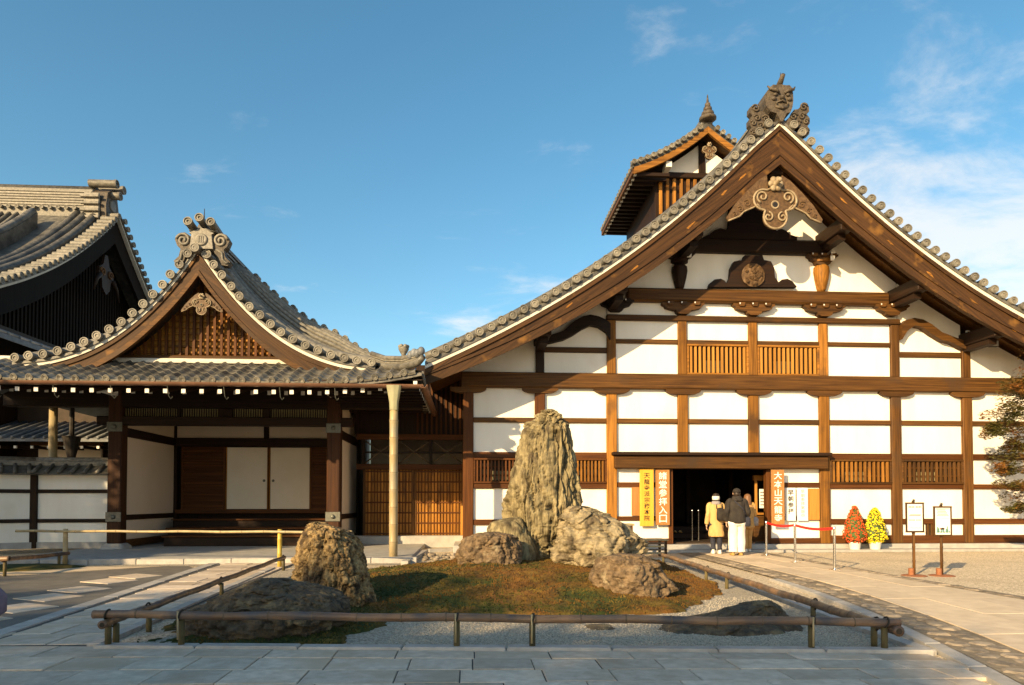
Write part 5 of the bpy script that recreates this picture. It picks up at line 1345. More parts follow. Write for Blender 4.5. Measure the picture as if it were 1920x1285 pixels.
rock('garden_rock', 'blocky grey brown rock in front of the pale slanting rock', [(1036,1131,1160),(1040,1124,1200),(1046,1120,1214),(1056,1118,1228),(1076,1107,1236),(1087,1105,1248),(1103,1110,1255),(1120,1118,1254),(1140,1125,1250),(1155,1130,1248)], 9.7, .62, 'rock_brown', 13, .075, (1, 1, .8), 2.6, 150, 110, ridge=.5, cuts=18, lump=.15, facet=1.5)
rock('garden_rock', 'golden upright boulder beside the left bamboo rail', [(979,588,600),(982,582,608),(988,574,626),(995,568,648),(1008,565,666),(1029,558,679),(1054,553,688),(1085,547,696),(1098,548,699),(1116,552,705),(1140,560,708),(1160,566,706)], 8.9, .52, 'rock_gold', 17, .085, (1, 1, .5), 4.4, 220, 190, ridge=.7, lump=.3, facet=1.2)
rock('garden_rock', 'long dark flat rock in shade behind the front bamboo rail', [(1085,488,528),(1091,470,558),(1098,455,585),(1113,415,630),(1129,390,648),(1142,356,652),(1160,330,650),(1180,335,640),(1197,360,628),(1207,380,610)], 7.45, .62, 'rock_dark', 19, .075, (1, 1, 1), 3.4, 220, 120, ridge=.6, cuts=10, lump=.3, facet=1.3)
rock('garden_rock', 'low dark rock partly behind the right half of the front rail', [(1129,1420,1444),(1133,1400,1452),(1139,1382,1462),(1151,1335,1474),(1165,1290,1482),(1179,1236,1496),(1193,1226,1502),(1203,1240,1490)], 7.35, .45, 'rock_dark', 23, .07, (1, 1, 1), 2.4, 180, 80, ridge=.5, facet=1.3)
rock('garden_rock', 'small flat stone sunk in gravel under the front rail', [(1174,1100,1150),(1179,1095,1158),(1186,1094,1160)], 7.5, .22, 'rock_dark', 29, .03, (1, 1, 1), 3, 50, 20)
for q, (px_, py_, w_) in enumerate(((790,1036,26),(825,1040,20),(812,1030,16))):
    pass
# ================================================================== bamboo rails
def bamboo(name, A, B, r, par, m='bamboo', step=.42, seg=12):
    A, B = Vector(A), Vector(B); d = B-A; ln = d.length; n = max(1, int(ln/step)); u = d/ln
    pts = []; rs = []
    for i in range(n+1):
        s0 = ln*i/n
        sag = Vector((0, 0, .006*math.sin(i*1.7)))
        for ds, rr in ((-.03, 1.0), (0, 1.09), (.03, .985)):
            s = s0+ds
            if 0 <= s <= ln: pts.append(A+u*s+sag); rs.append(r*rr)
    o = MB().tube(pts, rs, seg).build(name, m, par, True)
    for i in range(1, n):
        P_ = A+u*(ln*i/n)+Vector((0, 0, .006*math.sin(i*1.7)))
        MB().tube([P_-u*.006, P_+u*.006], r*1.10, seg).build('node_ring', 'bamboo_node', o, True)
    for P_, s in ((A, -1), (B, 1)):
        MB().tube([P_+u*s*.001, P_+u*s*.003], r*.62, seg).build('hollow_end', 'cord', o)
    return o
def stake(par, x, y, z1, r=.029, m='post_mossy'):
    o = MB().lathe([(r, -.05), (r, z1*.5-.01), (r*1.07, z1*.5), (r, z1*.5+.01), (r*.98, z1)], (x, y, 0), 'z', 10).build('stake', m, par, True)
    return o
def lash(par, x, y, z, r):
    MB().tube([(x+.012*math.cos(a_), y+r*1.15*math.sin(a_), z+r*1.15*math.cos(a_)) for a_ in lin(0, 6.28, 13)], .009, 5, False).build('lashing', 'cord', par, True)
rails = [('front_rail', (176,1147), (1686,1169), None)]
fA, fB = at(176, 1152, 6.66), at(1686, 1167, 6.02)
fr = thing('bamboo_rail', 'long bamboo rail along the front of the garden bed', 'railing', (0, 6.3, 0), 'low bamboo rails round the garden')
bamboo('rail', fA, fB, .039, fr, step=.405)
for px_, dbl in ((202, 0), (343, 1), (867, 1), (1009, 1), (1527, 1), (1661, 0)):
    P_ = fA+(fB-fA)*((px_-176)/1510)
    X = P_.x; Y = P_.y+.02
    stake(fr, X, Y, P_.z-.03); lash(fr, X, P_.y, P_.z, .040)
    if dbl: MB().tube([(X-.01, Y-.062, P_.z+.045), (X-.01, Y-.055, P_.z-.22)], .010, 6).build('tie_strip', 'bamboo_pale', fr, True)
lr = thing('bamboo_rail', 'bamboo rail running back along the left side of the garden bed', 'railing', (-3.6, 10, 0), 'low bamboo rails round the garden')
lA = at(200, 1168, 6.62); lB = at(533, 1045, 14.1)
lA.z = fA.z-.078; bamboo('rail', lA-(lB-lA)*.012, lB, .037, lr)
for t in (.02, .12, .45, .98):
    P_ = lA+(lB-lA)*t; stake(lr, P_.x+.02, P_.y, P_.z-.03); lash(lr, P_.x, P_.y, P_.z, .05)
rr = thing('bamboo_rail', 'bamboo rail running back along the right side of the garden bed', 'railing', (4.2, 10, 0), 'low bamboo rails round the garden')
rA = at(1673, 1180, 6.05); rB = at(1240, 1040, 15.2)
bamboo('rail', rA-(rB-rA)*.012, rB, .045, rr)
for t in (.03, .17, .50, .62, .97):
    P_ = rA+(rB-rA)*t; stake(rr, P_.x-.02, P_.y, P_.z-.03); lash(rr, P_.x, P_.y, P_.z, .055)
hr_ = thing('bamboo_barrier', 'thin waist-high bamboo barrier in front of the entrance hall', 'railing', (-6, 14.8, 0))
hA, hB = at(30, 996, 15.6), at(660, 998, 14.2)
bamboo('rail', hA, hB, .028, hr_, 'bamboo_pale', .45, 8)
for px_, m_ in ((125, 'bamboo_pale'), (530, 'bamboo_yellow')):
    t = (px_-30)/630; P_ = hA+(hB-hA)*t
    o_ = MB().lathe([(.048, -.03), (.048, .3), (.052, .31), (.047, .32), (.047, .6), (.051, .61), (.046, .62), (.046, P_.z+.05)], (P_.x, P_.y+.06, 0), 'z', 12).build('post', m_, hr_, True)
ll = thing('bamboo_rail', 'short bamboo rail by the small moss patch at the far left', 'railing', (-9.3, 13.5, 0), 'low bamboo rails round the garden')
qA, qB = at(5, 1050, 13.2), at(128, 1038, 15.5)
bamboo('rail', qA, qB, .04, ll); bamboo('rail', qA-Vector((1.8, 0, 0)), qA+Vector((.12, 0, .02)), .045, ll)
for t in (.03, .84): P_ = qA+(qB-qA)*t; stake(ll, P_.x, P_.y, P_.z-.02)
# small moss patch at far left
mp_ = []
c_ = gp(60, 1066)
ring = [(c_.x+1.3*math.cos(a_)*(1+.15*math.sin(3*a_))-.4, c_.y+.8*math.sin(a_), .006) for a_ in lin(0, 6.1, 22)]
vs = ring+[(c_.x+(x-c_.x)*.6, c_.y+(y-c_.y)*.6, .06) for x, y, z in ring]+[(c_.x-.3, c_.y, .08)]
n = 22; fs = [(i, (i+1)%n, n+(i+1)%n, n+i) for i in range(n)]+[(n+i, n+(i+1)%n, 2*n) for i in range(n)]
tag(MB().add(vs, fs).build('moss_patch', 'moss', None, True), 'small green moss patch inside the low rail at far left', 'moss', kind='stuff')
# stone planter edge by the rain pipe
gt = thing('stone_border', 'low stone border of pebbles at the foot of the bamboo rain pipe', 'kerb', (-1.3, 15.2, 0))
a_, b_, c2 = gp(760, 1062), gp(805, 1036), gp(868, 1034)
def blk(P0, P1, w_): 
    d = (P1-P0).normalized(); nn = Vector((-d.y, d.x, 0))*w_
    slab_mb([(P0.x, P0.y), (P1.x, P1.y), (P1.x+nn.x, P1.y+nn.y), (P0.x+nn.x, P0.y+nn.y)], 0, .09, .012).build('border_stone', 'curb', gt)
blk(gp(765, 1060), gp(803, 1037), .16); blk(gp(806, 1036), gp(866, 1034), .18)
for q in range(26):
    px_, py_ = rg.uniform(795, 860), rg.uniform(1040, 1052); p = gp(px_, py_)
    MB().ball((p.x, p.y, .03), (rg.uniform(.05, .10), rg.uniform(.04, .08), rg.uniform(.03, .05)), 7, 5).build('cobble', 'cobble', gt, True)
# ================================================================== text helper
def text_mesh(s, x, zt, zb, y, m, name, par, wmax=None, horizontal=False, align='CENTER', bold=0.0):
    # vertical Japanese text between zt and zb centred on x (facing -y)
    n = len(s); step = (zt-zb)/n
    for i, chh in enumerate(s):
        cu = bpy.data.curves.new('glyph', 'FONT'); cu.body = chh; cu.size = 1.0; cu.resolution_u = 3
        cu.offset = bold
        ob = bpy.data.objects.new('glyph', cu)
        me = bpy.data.meshes.new_from_object(ob)
        co_ = [v.co.copy() for v in me.vertices]
        if not co_: continue
        x0, x1 = min(c.x for c in co_), max(c.x for c in co_); y0, y1 = min(c.y for c in co_), max(c.y for c in co_)
        sy = step*.88/max(y1-y0, .6); sx = sy
        if wmax: sx = min(wmax/max(x1-x0, .6), sy*1.08)
        zc = zt-step*(i+.5)
        for v in me.vertices:
            c = v.co; v.co = ((c.x-(x0+x1)/2)*sx, 0, (c.y-(y0+y1)/2)*sy)
        me.materials.append(M[m]); me.name = 'character'
        inst('character', me, par, (x, y, zc))
        bpy.data.objects.remove(ob)
def hz(py, px=1350, Y=YW-.2): return at(px, py, Y).z
def board(name, label, px0, px1, py0, py1, Y, m, txt, tm, tpad=(.05, .05), bold=.0, th=.05, wm=.75):
    a, b_ = at(px0, 930, Y).x, at(px1, 930, Y).x; z1, z0 = at(px0, py0, Y).z, at(px0, py1, Y).z
    t = thing(name, label, 'sign', ((a+b_)/2, Y, z0))
    bx('board', m, t, a, b_, Y, Y+th, z0, z1, .008)
    H = z1-z0
    text_mesh(txt, (a+b_)/2, z1-H*tpad[0], z0+H*tpad[1], Y-.004, tm, 'txt', t, (b_-a)*wm, bold=bold)
    return t
board('sign_board', 'yellow vertical board with black characters left of the doorway', 1200, 1226, 879, 987, YW-.16, 'sign_yellow', '天龍寺派宗務本院', 'black_ink', (.07, .09), .012, wm=.55)
board('sign_board', 'brown vertical board with white characters on the left door post', 1230, 1256, 880, 985, YW-.15, 'sign_brown', '諸堂参拝入口', 'white_ink', (.04, .04), .012, wm=.80)
board('sign_board', 'wide brown board with white characters on the right door post', 1447, 1471, 881, 984, YW-.32, 'sign_brown', '大本山天龍寺', 'white_ink', (.03, .04), .012, wm=.84)
bx_ = board('notice_board', 'white paper notice with bold black characters right of the doorway', 1473, 1492, 915, 977, YW-.10, 'paper', '早朝参拝', 'black_ink', (.05, .2), .02, wm=.75, th=.03)
board('notice_board', 'narrow white notice with thin grey characters beside the orange panel', 1495, 1515, 915, 977, YW-.10, 'paper', '早朝参拝実施中', 'print_grey', (.05, .1), .0, wm=.55, th=.03)
a, b_ = at(1516, 930, YW-.09).x, at(1537, 930, YW-.09).x
tag(bx('wood_panel', 'honeyz', None, a, b_, YW-.09, YW-.055, hz(976), hz(916), .006), 'plain orange wooden panel on the wall right of the notices', 'panel')
# the angled side of the right-hand sign: a small cupboard with ticket window
ck = thing('ticket_counter', 'ticket counter with lit orange frames inside the doorway', 'counter', (at(1425, 990, YW+.9).x, YW+.9, .24))
cx0, cx1 = at(1402, 990, YW+1).x, at(1446, 990, YW+1).x
bx('counter_front', 'brownx', ck, cx0, cx1, YW+.55, YW+1.5, .24, 1.0, .01)
bx('counter_top', 'warmx', ck, cx0-.06, cx1, YW+.48, YW+1.55, 1.0, 1.06, .01)
for X in (cx0+.05, (cx0+cx1)/2, cx1-.08): bx('window_post', 'honeyz', ck, X, X+.06, YW+.55, YW+.62, 1.06, 2.0, .005)
bx('window_head', 'warmx', ck, cx0, cx1, YW+.5, YW+.64, 2.0, 2.15, .008)
bx('price_card', 'paper', ck, cx0+.14, cx0+.30, YW+.48, YW+.49, 1.2, 1.75, 0)
for q in range(5): bx('card_line', 'print_grey', ck, cx0+.16, cx0+.28, YW+.476, YW+.479, 1.28+q*.09, 1.31+q*.09, 0)
# slippers on the step
for q, dx in enumerate((0, .16)):
    X = at(1271, 1000, YW+1.7).x+dx
    s_ = thing('slipper', ('left' if q == 0 else 'right')+' tan slipper of the pair on the step inside the doorway', 'slipper', (X, YW+1.95, .43), 'slippers on the step')
    MB().loft([(.43, X, YW+1.95, .045, .12), (.445, X, YW+1.95, .05, .13), (.455, X, YW+1.95, .045, .12)], 12).build('sole', 'honeyz', s_, True)
    MB().ball((X, YW+1.99, .455), (.05, .07, .045), 10, 6).build('upper', 'coat_tan', s_, True)
# ================================================================== barrier posts and tape
def stanchion(x, y, h, label, cat='barrier post', r=.025, group='chrome barrier posts by the path'):
    t = thing('barrier_post', label, cat, (x, y, 0), group)
    MB().lathe([(r, .02), (r, h-.06), (r*1.25, h-.055), (r*1.25, h-.01), (r*.9, h)], (x, y, 0), 'z', 14).build('pole', 'chrome', t, 'auto')
    MB().lathe([(.13, .03), (.135, .036), (.10, .046), (.03, .052), (.028, .07)], (x, y, 0), 'z', 20).build('base', 'chrome', t, 'auto')
    return t
bp_ = [gp(1437, 1044), gp(1491, 1057), gp(1565, 1072)]
for p, lb in zip(bp_, ('chrome barrier post nearest the doorway', 'middle chrome barrier post of the red tape', 'chrome barrier post at the near end of the red tape')):
    stanchion(p.x, p.y, .90, lb)
tape = thing('barrier_tape', 'red barrier tape stretched between the three chrome posts', 'tape', (bp_[1].x, bp_[1].y, .8))
for i in (0, 1):
    A, B = bp_[i], bp_[i+1]; vs = []
    for k in range(11):
        t = k/10; p = A.lerp(B, t); z = .86-.05*math.sin(math.pi*t)
        vs += [(p.x, p.y, z-.028), (p.x, p.y, z+.028), (p.x+.004, p.y+.004, z-.028), (p.x+.004, p.y+.004, z+.028)]
    fs = []
    for k in range(10):
        o = 4*k; fs += [(o, o+4, o+5, o+1), (o+2, o+3, o+7, o+6), (o+1, o+5, o+7, o+3), (o, o+2, o+6, o+4)]
    MB().add(vs, fs).build('tape_band', 'red_tape', tape)
for px_, lb in ((1298, 'thin chrome post standing left in the dark doorway'), (1310, 'thin chrome post standing right in the dark doorway')):
    p = at(px_, 1000, YW+.9); stanchion(p.x, YW+.9, 1.15, lb, r=.018, group='posts inside the doorway')
# ================================================================== sign stands
def sign_stand(px, py, ptop, label, content):
    p = gp(px, py); x, y = p.x, p.y; k = 1280/(p.y*.998+p.x*.0624)
    H = (py-ptop)/k; t = thing('sign_stand', label, 'sign', (x, y, 0), 'sign stands on the gravel')
    prof = [(.16, .0), (.17, .008), (.14, .02), (.05, .026)]
    MB().lathe([(.22, 0), (.225, .008), (.19, .018), (.04, .024)], (x, y, 0), 'z', 24).build('base_plate', 'rust', t, 'auto')
    pr = [(.026, .02)]
    for i in range(4): z = .28+i*.26; pr += [(.025, z-.02), (.030, z), (.025, z+.02)]
    pr.append((.024, H-.02))
    MB().lathe(pr, (x, y, 0), 'z', 12).build('bamboo_pole', 'brownz', t, True)
    MB().lathe([(.05, .02), (.05, .14), (.035, .145)], (x-.055, y, 0), 'z', 10).build('pole_socket', 'rust', t, 'auto')
    bw_, bh = .165, .27; zc = H-.06-bh
    fr_ = bx('board_frame', 'brownx', t, x-bw_, x+bw_, y-.045, y-.028, zc-bh, zc+bh, .006)
    for q in ((-bw_-.012, -bw_+.016), (bw_-.016, bw_+.012)): bx('frame_side', 'brownz', fr_, x+q[0], x+q[1], y-.058, y-.028, zc-bh, zc+bh, .004)
    for q in ((bh-.012, bh+.012), (-bh-.012, -bh+.012)): bx('frame_rail', 'brownx', fr_, x-bw_-.015, x+bw_+.015, y-.06, y-.027, zc+q[0], zc+q[1], .004)
    bx('paper_sheet', 'paper', fr_, x-bw_+.018, x+bw_-.018, y-.0485, y-.0455, zc-bh+.02, zc+bh-.02, 0)
    MB().lathe([(.012, H-.06), (.02, H-.03), (.022, H), (.014, H+.012)], (x, y-.02, 0), 'z', 10).build('hook', 'iron', t, True)
    for (u0, u1, v0, v1, m_) in content:
        bx('print', m_, fr_, x+u0*bw_, x+u1*bw_, y-.0505, y-.0488, zc+v0*bh, zc+v1*bh, 0)
    return t
c1 = []
for u in lin(-.72, -.18, 4)+lin(.12, .66, 4): c1.append((u, u+.11, .66, .80, 'print_grey'))
c1 += [(-.7, .7, .10, .15, 'print_grey'), (-.55, .7, .18, .22, 'print_grey')]
for u in lin(-.7, -.1, 5)+lin(.15, .62, 4): c1.append((u, u+.10, -.22, -.14, 'print_grey'))
c1 += [(-.62, .66, -.72, -.66, 'print_blue'), (-.62, .66, -.80, -.76, 'print_blue')]
sign_stand(1714, 1080, 938, 'bamboo sign stand with printed text only, the left of two', c1)
c2_ = [(-.78, .78, .18, .25, 'print_blue'), (-.8, .8, .84, .88, 'print_grey')]
for q in range(5): c2_.append((-.7+.1*(q % 2), .3+.1*q, .76-.10*q, .80-.10*q, 'print_grey'))
for q in range(14):
    u = -.8+q*.115; hgt = -.55+.16*math.sin(q*1.3)+.08*math.sin(q*3.1)
    c2_.append((u, u+.13, -.80, hgt, 'print_green' if q % 3 else 'print_blue'))
c2_.append((-.35, .2, -.58, -.46, 'rust'))
sign_stand(1766, 1080, 945, 'bamboo sign stand with a landscape picture, the right of two', c2_)
# ================================================================== chrysanthemum cones
def mum(px, label, m, H, seed):
    p = at(px, 1027, 18.25); x, y = p.x, 18.25; z0 = .0
    t = thing('chrysanthemum', label, 'potted plant', (x, y, z0), 'potted chrysanthemums by the wall')
    MB().lathe([(.115, .01), (.12, .02), (.155, .24), (.165, .25), (.165, .275), (.14, .275), (.13, .24)], (x, y, z0), 'z', 20).build('pot', 'pot', t, 'auto')
    zb = z0+.26; core = MB()
    core.lathe([(.14, 0), (.27, .12), (.26, .28), (.19, .55), (.10, .82), (.03, H-.05)], (x, y, zb), 'z', 18); core.build('leaves', 'leaf', t, True)
    r4 = random.Random(seed); pl = MB()
    fm = MB(); fm.lathe([(.004, .020), (.014, .014), (.03, .008), (.034, -.004), (.012, -.012)], seg=7)
    fm2 = fm.mesh('flower_mesh', m, True)
    prof = [(0, .15), (.12, .29), (.28, .275), (.55, .20), (.82, .115), (H, .03)]
    for i in range(290):
        tt = r4.random()**1.25; z = .0+H*tt; r = float(np.interp(z, [a for a, b_ in prof], [b_ for a, b_ in prof]))
        a_ = r4.uniform(0, 6.283); r += r4.uniform(-.015, .03)
        o_ = inst('flower', fm2, t, (x+r*math.cos(a_), y+r*math.sin(a_), zb+z), (0, R_(65+r4.uniform(-25, 15)), a_), (r4.uniform(.6, .95),)*3)
    lv = MB()
    for i in range(500):
        tt = r4.random(); z = H*tt; r = float(np.interp(z, [a for a, b_ in prof], [b_ for a, b_ in prof]))+r4.uniform(-.02, .02); a_ = r4.uniform(0, 6.283)
        c = Vector((x+r*math.cos(a_), y+r*math.sin(a_), zb+z)); u_ = Vector((r4.uniform(-1, 1), r4.uniform(-1, 1), r4.uniform(-1, 1))).normalized()*.04; v_ = Vector((r4.uniform(-1, 1), r4.uniform(-1, 1), r4.uniform(-1, 1))).normalized()*.02
        lv.add([c-u_, c+v_, c+u_, c-v_], [(0, 1, 2, 3)])
    ex_ = MB()
    for i in range(420):
        z = H*r4.random()**1.25; r = float(np.interp(z, [a for a, b_ in prof], [b_ for a, b_ in prof]))+r4.uniform(-.02, .015); a_ = r4.uniform(0, 6.283)
        ex_.ball((x+r*math.cos(a_), y+r*math.sin(a_), zb+z), r4.uniform(.012, .022), 6, 4)
    o_ = ex_.build('small_flowers', m, t, True); o_['kind'] = 'stuff'
    o_ = lv.build('foliage', 'leaf', t); o_['kind'] = 'stuff'
mum(1603, 'cone of red chrysanthemums in a white pot against the wall', 'mum_red', 1.0, 1)
mum(1641, 'cone of yellow chrysanthemums in a white pot against the wall', 'mum_yellow', .95, 2)
# ================================================================== slatted bench by the doorway
b0, b1 = at(1183, 1000, 16.9), at(1247, 1000, 16.9)
be = thing('slatted_bench', 'weathered slatted bench behind the rocks left of the doorway', 'bench', ((b0.x+b1.x)/2, 16.9, 0))
for i in range(6):
    y = 16.6+i*.11; bx('seat_slat', 'bamboo_pale', be, b0.x, b1.x, y, y+.075, .42, .455, .008)
for i in range(4): bx('front_slat', 'bamboo_node' if i % 2 else 'bamboo_pale', be, b0.x+.04, b1.x-.04, 16.62, 16.65, .10+i*.08, .145+i*.08, .006)
for x in (b0.x+.03, b1.x-.09):
    for y in (16.62, 17.16): bx('leg', 'brownz', be, x, x+.06, y, y+.06, 0, .42, .006)
st_ = thing('wooden_stand', 'small wooden box stand half hidden behind the pale rock', 'stand', (at(1166, 980, 17.2).x, 17.2, 0))
sx0, sx1 = at(1150, 980, 17.2).x, at(1184, 980, 17.2).x
bx('top', 'bamboo_pale', st_, sx0-.03, sx1+.03, 17.0, 17.45, .78, .83, .008)
for x in (sx0, sx1-.06):
    for y in (17.04, 17.36): bx('leg', 'brownz', st_, x, x+.06, y, y+.06, 0, .78, .006)
bx('shelf', 'brownx', st_, sx0+.061, sx1-.061, 17.05, 17.4, .3, .33, .005)
# ================================================================== people
def skin_mesh(verts, edges, sub=2):
    me = bpy.data.meshes.new('sk'); me.from_pydata([v[0] for v in verts], edges, [])
    ob = bpy.data.objects.new('sk', me); C.objects.link(ob)
    sm = ob.modifiers.new('s', 'SKIN'); ss = ob.modifiers.new('b', 'SUBSURF'); ss.levels = sub; ss.render_levels = sub
    for i, v in enumerate(verts):
        sv_ = me.skin_vertices[0].data[i]; r = v[1]; sv_.radius = r if isinstance(r, tuple) else (r, r); sv_.use_root = (i == 0)
    dg = bpy.context.evaluated_depsgraph_get(); dg.update()
    out = bpy.data.meshes.new_from_object(ob.evaluated_get(dg)); bpy.data.objects.remove(ob)
    return out
def person(label, x, y, h, face, legs, arms, garments, head_turn=0.0, z0=0.03):
    # built facing +y, then turned by face (radians about z)
    t = thing('person', label, 'person', (x, y, z0)); t.rotation_euler = (0, 0, face)
    u = h
    V_ = [((0, 0, .50*u), (.085*u, .06*u)), ((0, 0, .58*u), (.075*u, .055*u)), ((0, .005*u, .68*u), (.09*u, .06*u)), ((0, 0, .79*u), (.085*u, .055*u)), ((0, .005*u, .835*u), .032*u), ((0, .015*u, .875*u), .035*u), ((0, .018*u, .915*u), (.050*u, .060*u)), ((0, .012*u, .965*u), (.040*u, .050*u))]
    E_ = [(0, 1), (1, 2), (2, 3), (3, 4), (4, 5), (5, 6), (6, 7)]
    for s in (-1, 1):
        (kx, ky, kz_), (ax, ay, az) = legs[0 if s < 0 else 1]
        i = len(V_)
        V_ += [((s*.055*u, 0, .47*u), .055*u), ((kx*u, ky*u, kz_*u), .036*u), ((ax*u, ay*u, az*u), .022*u), ((ax*u, (ay+.075)*u, (az-.025)*u), .020*u)]
        E_ += [(0, i), (i, i+1), (i+1, i+2), (i+2, i+3)]
        (ex, ey, ez_), (wx, wy, wz) = arms[0 if s < 0 else 1]
        j = len(V_)
        V_ += [((s*.105*u, 0, .79*u), .036*u), ((ex*u, ey*u, ez_*u), .026*u), ((wx*u, wy*u, wz*u), .017*u), ((wx*u, (wy+.012)*u, (wz-.04)*u), (.021*u, .012*u))]
        E_ += [(3, j), (j, j+1), (j+1, j+2), (j+2, j+3)]
    me = skin_mesh(V_, E_)
    b = bmesh.new(); b.from_mesh(me)
    me2 = MB()
    for s in (0, 1):          # fingers and thumb, slightly curled
        (wx, wy, wz) = arms[s][1]; sg = -1 if s == 0 else 1
        for q in range(4):
            fx_ = wx*u; fy = (wy+.012)*u+(q-1.5)*.011*u; fz_ = (wz-.05)*u; ln_ = (.040, .046, .044, .034)[q]*u
            me2.tube([(fx_, fy, fz_), (fx_, fy, fz_-ln_*.45), (fx_-sg*.006*u, fy+.002*u, fz_-ln_*.75), (fx_-sg*.014*u, fy+.002*u, fz_-ln_)], [.0052*u, .005*u, .0046*u, .0035*u], 6)
        me2.tube([(wx*u, (wy+.03)*u, (wz-.022)*u), (wx*u-sg*.004*u, (wy+.045)*u, (wz-.04)*u), (wx*u-sg*.008*u, (wy+.045)*u, (wz-.058)*u)], [.0065*u, .006*u, .004*u], 6)
    # face: nose, ears
    me2.tube([(0, .070*u, .928*u), (0, .080*u, .908*u), (0, .066*u, .903*u)], [.005*u, .009*u, .006*u], 6)
    for s in (-1, 1): me2.ball((s*.050*u, .012*u, .918*u), (.007*u, .013*u, .018*u), 6, 5)
    me2.tube([(-.018*u, .064*u, .886*u), (0, .068*u, .885*u), (.018*u, .064*u, .886*u)], .004*u, 5)
    tmp = bpy.data.meshes.new('t'); tmp.from_pydata(me2.v, [], me2.f); b.from_mesh(tmp); b.to_mesh(me); b.free()
    me.materials.clear(); me.materials.append(M['skin']); me.polygons.foreach_set('use_smooth', [True]*len(me.polygons)); me.name = 'body'
    link('body', me, t)
    for s in (-1, 1):
        e_ = MB().ball((s*.021*u, .064*u, .922*u), (.008*u, .005*u, .005*u), 6, 5); link('eye', e_.mesh('eye', 'hair_dark', True), t)
    def put(nm, mb, m, smooth=True):
        me_ = mb.mesh(nm, m, smooth)
        if nm in ('coat', 'jacket', 'sleeve', 'trouser_leg', 'hood', 'scarf'):      # folds in the cloth
            b_ = bmesh.new(); b_.from_mesh(me_); bmesh.ops.subdivide_edges(b_, edges=b_.edges, cuts=2, use_grid_fill=True, smooth=.6); b_.normal_update()
            for v_ in b_.verts:
                q_ = Vector((v_.co.x*9, v_.co.y*9, v_.co.z*5))+Vector((x, y, 0))
                v_.co += v_.normal*(.016*noise.noise(q_)+.012*(abs(noise.noise(q_*2.2))-.2))
            b_.to_mesh(me_); b_.free()
            me_.polygons.foreach_set('use_smooth', [True]*len(me_.polygons))
        return link(nm, me_, t)
    garments(put, u, legs, arms)
    return t
def sleeves(put, u, arms, m, r0, r1, end=1.0):
    for s in (0, 1):
        sg = -1 if s == 0 else 1; (e, w_) = arms[s]
        e, w_ = Vector(e)*u, Vector(w_)*u; sh = Vector((sg*.10*u, 0, .80*u)); w2 = e.lerp(w_, end)
        pts = [sh+Vector((-sg*.03*u, 0, .01*u)), sh, sh.lerp(e, .35)+Vector((sg*.006*u, 0, 0)), sh.lerp(e, .7), e, e.lerp(w2, .35), e.lerp(w2, .7), w2]
        rs = [r0*.9, r0*1.05, r0, r0*.97, r0*.95, r0*.9, (r0+r1)/2, r1]
        put('sleeve', MB().tube(pts, [q*u for q in rs], 12), m)
def trousers(put, u, legs, m, rt, rb, end=1.0, wrinkle=.0):
    for s in (0, 1):
        sg = -1 if s == 0 else 1; k, a = legs[s]; k, a = Vector(k)*u, Vector(a)*u
        hp = Vector((sg*.05*u, 0, .50*u)); a2 = k.lerp(a, end)
        pts = [hp+Vector((0, 0, .02*u)), hp.lerp(k, .3), hp.lerp(k, .65), k, k.lerp(a2, .3), k.lerp(a2, .6), k.lerp(a2, .85), a2]
        rs = [rt, rt, rt*.93, (rt+rb)/2*1.0, (rt+rb*2)/3, rb*1.02, rb*.97, rb*1.05]
        put('trouser_leg', MB().tube(pts, [q*u for q in rs], 12), m)
def shoes(put, u, legs, m, sc=1.0):
    for s in (0, 1):
        a = Vector(legs[s][1])*u; z = a.z-.035*u
        mb = MB().loft([(z-.012*u, a.x, a.y+.035*u, .030*u*sc, .078*u*sc), (z+.004*u, a.x, a.y+.036*u, .032*u*sc, .080*u*sc), (z+.02*u, a.x, a.y+.026*u, .029*u, .064*u), (z+.036*u, a.x, a.y+.008*u, .026*u, .040*u), (z+.058*u, a.x, a.y-.002*u, .023*u, .028*u)], 14)
        put('shoe', mb, m)
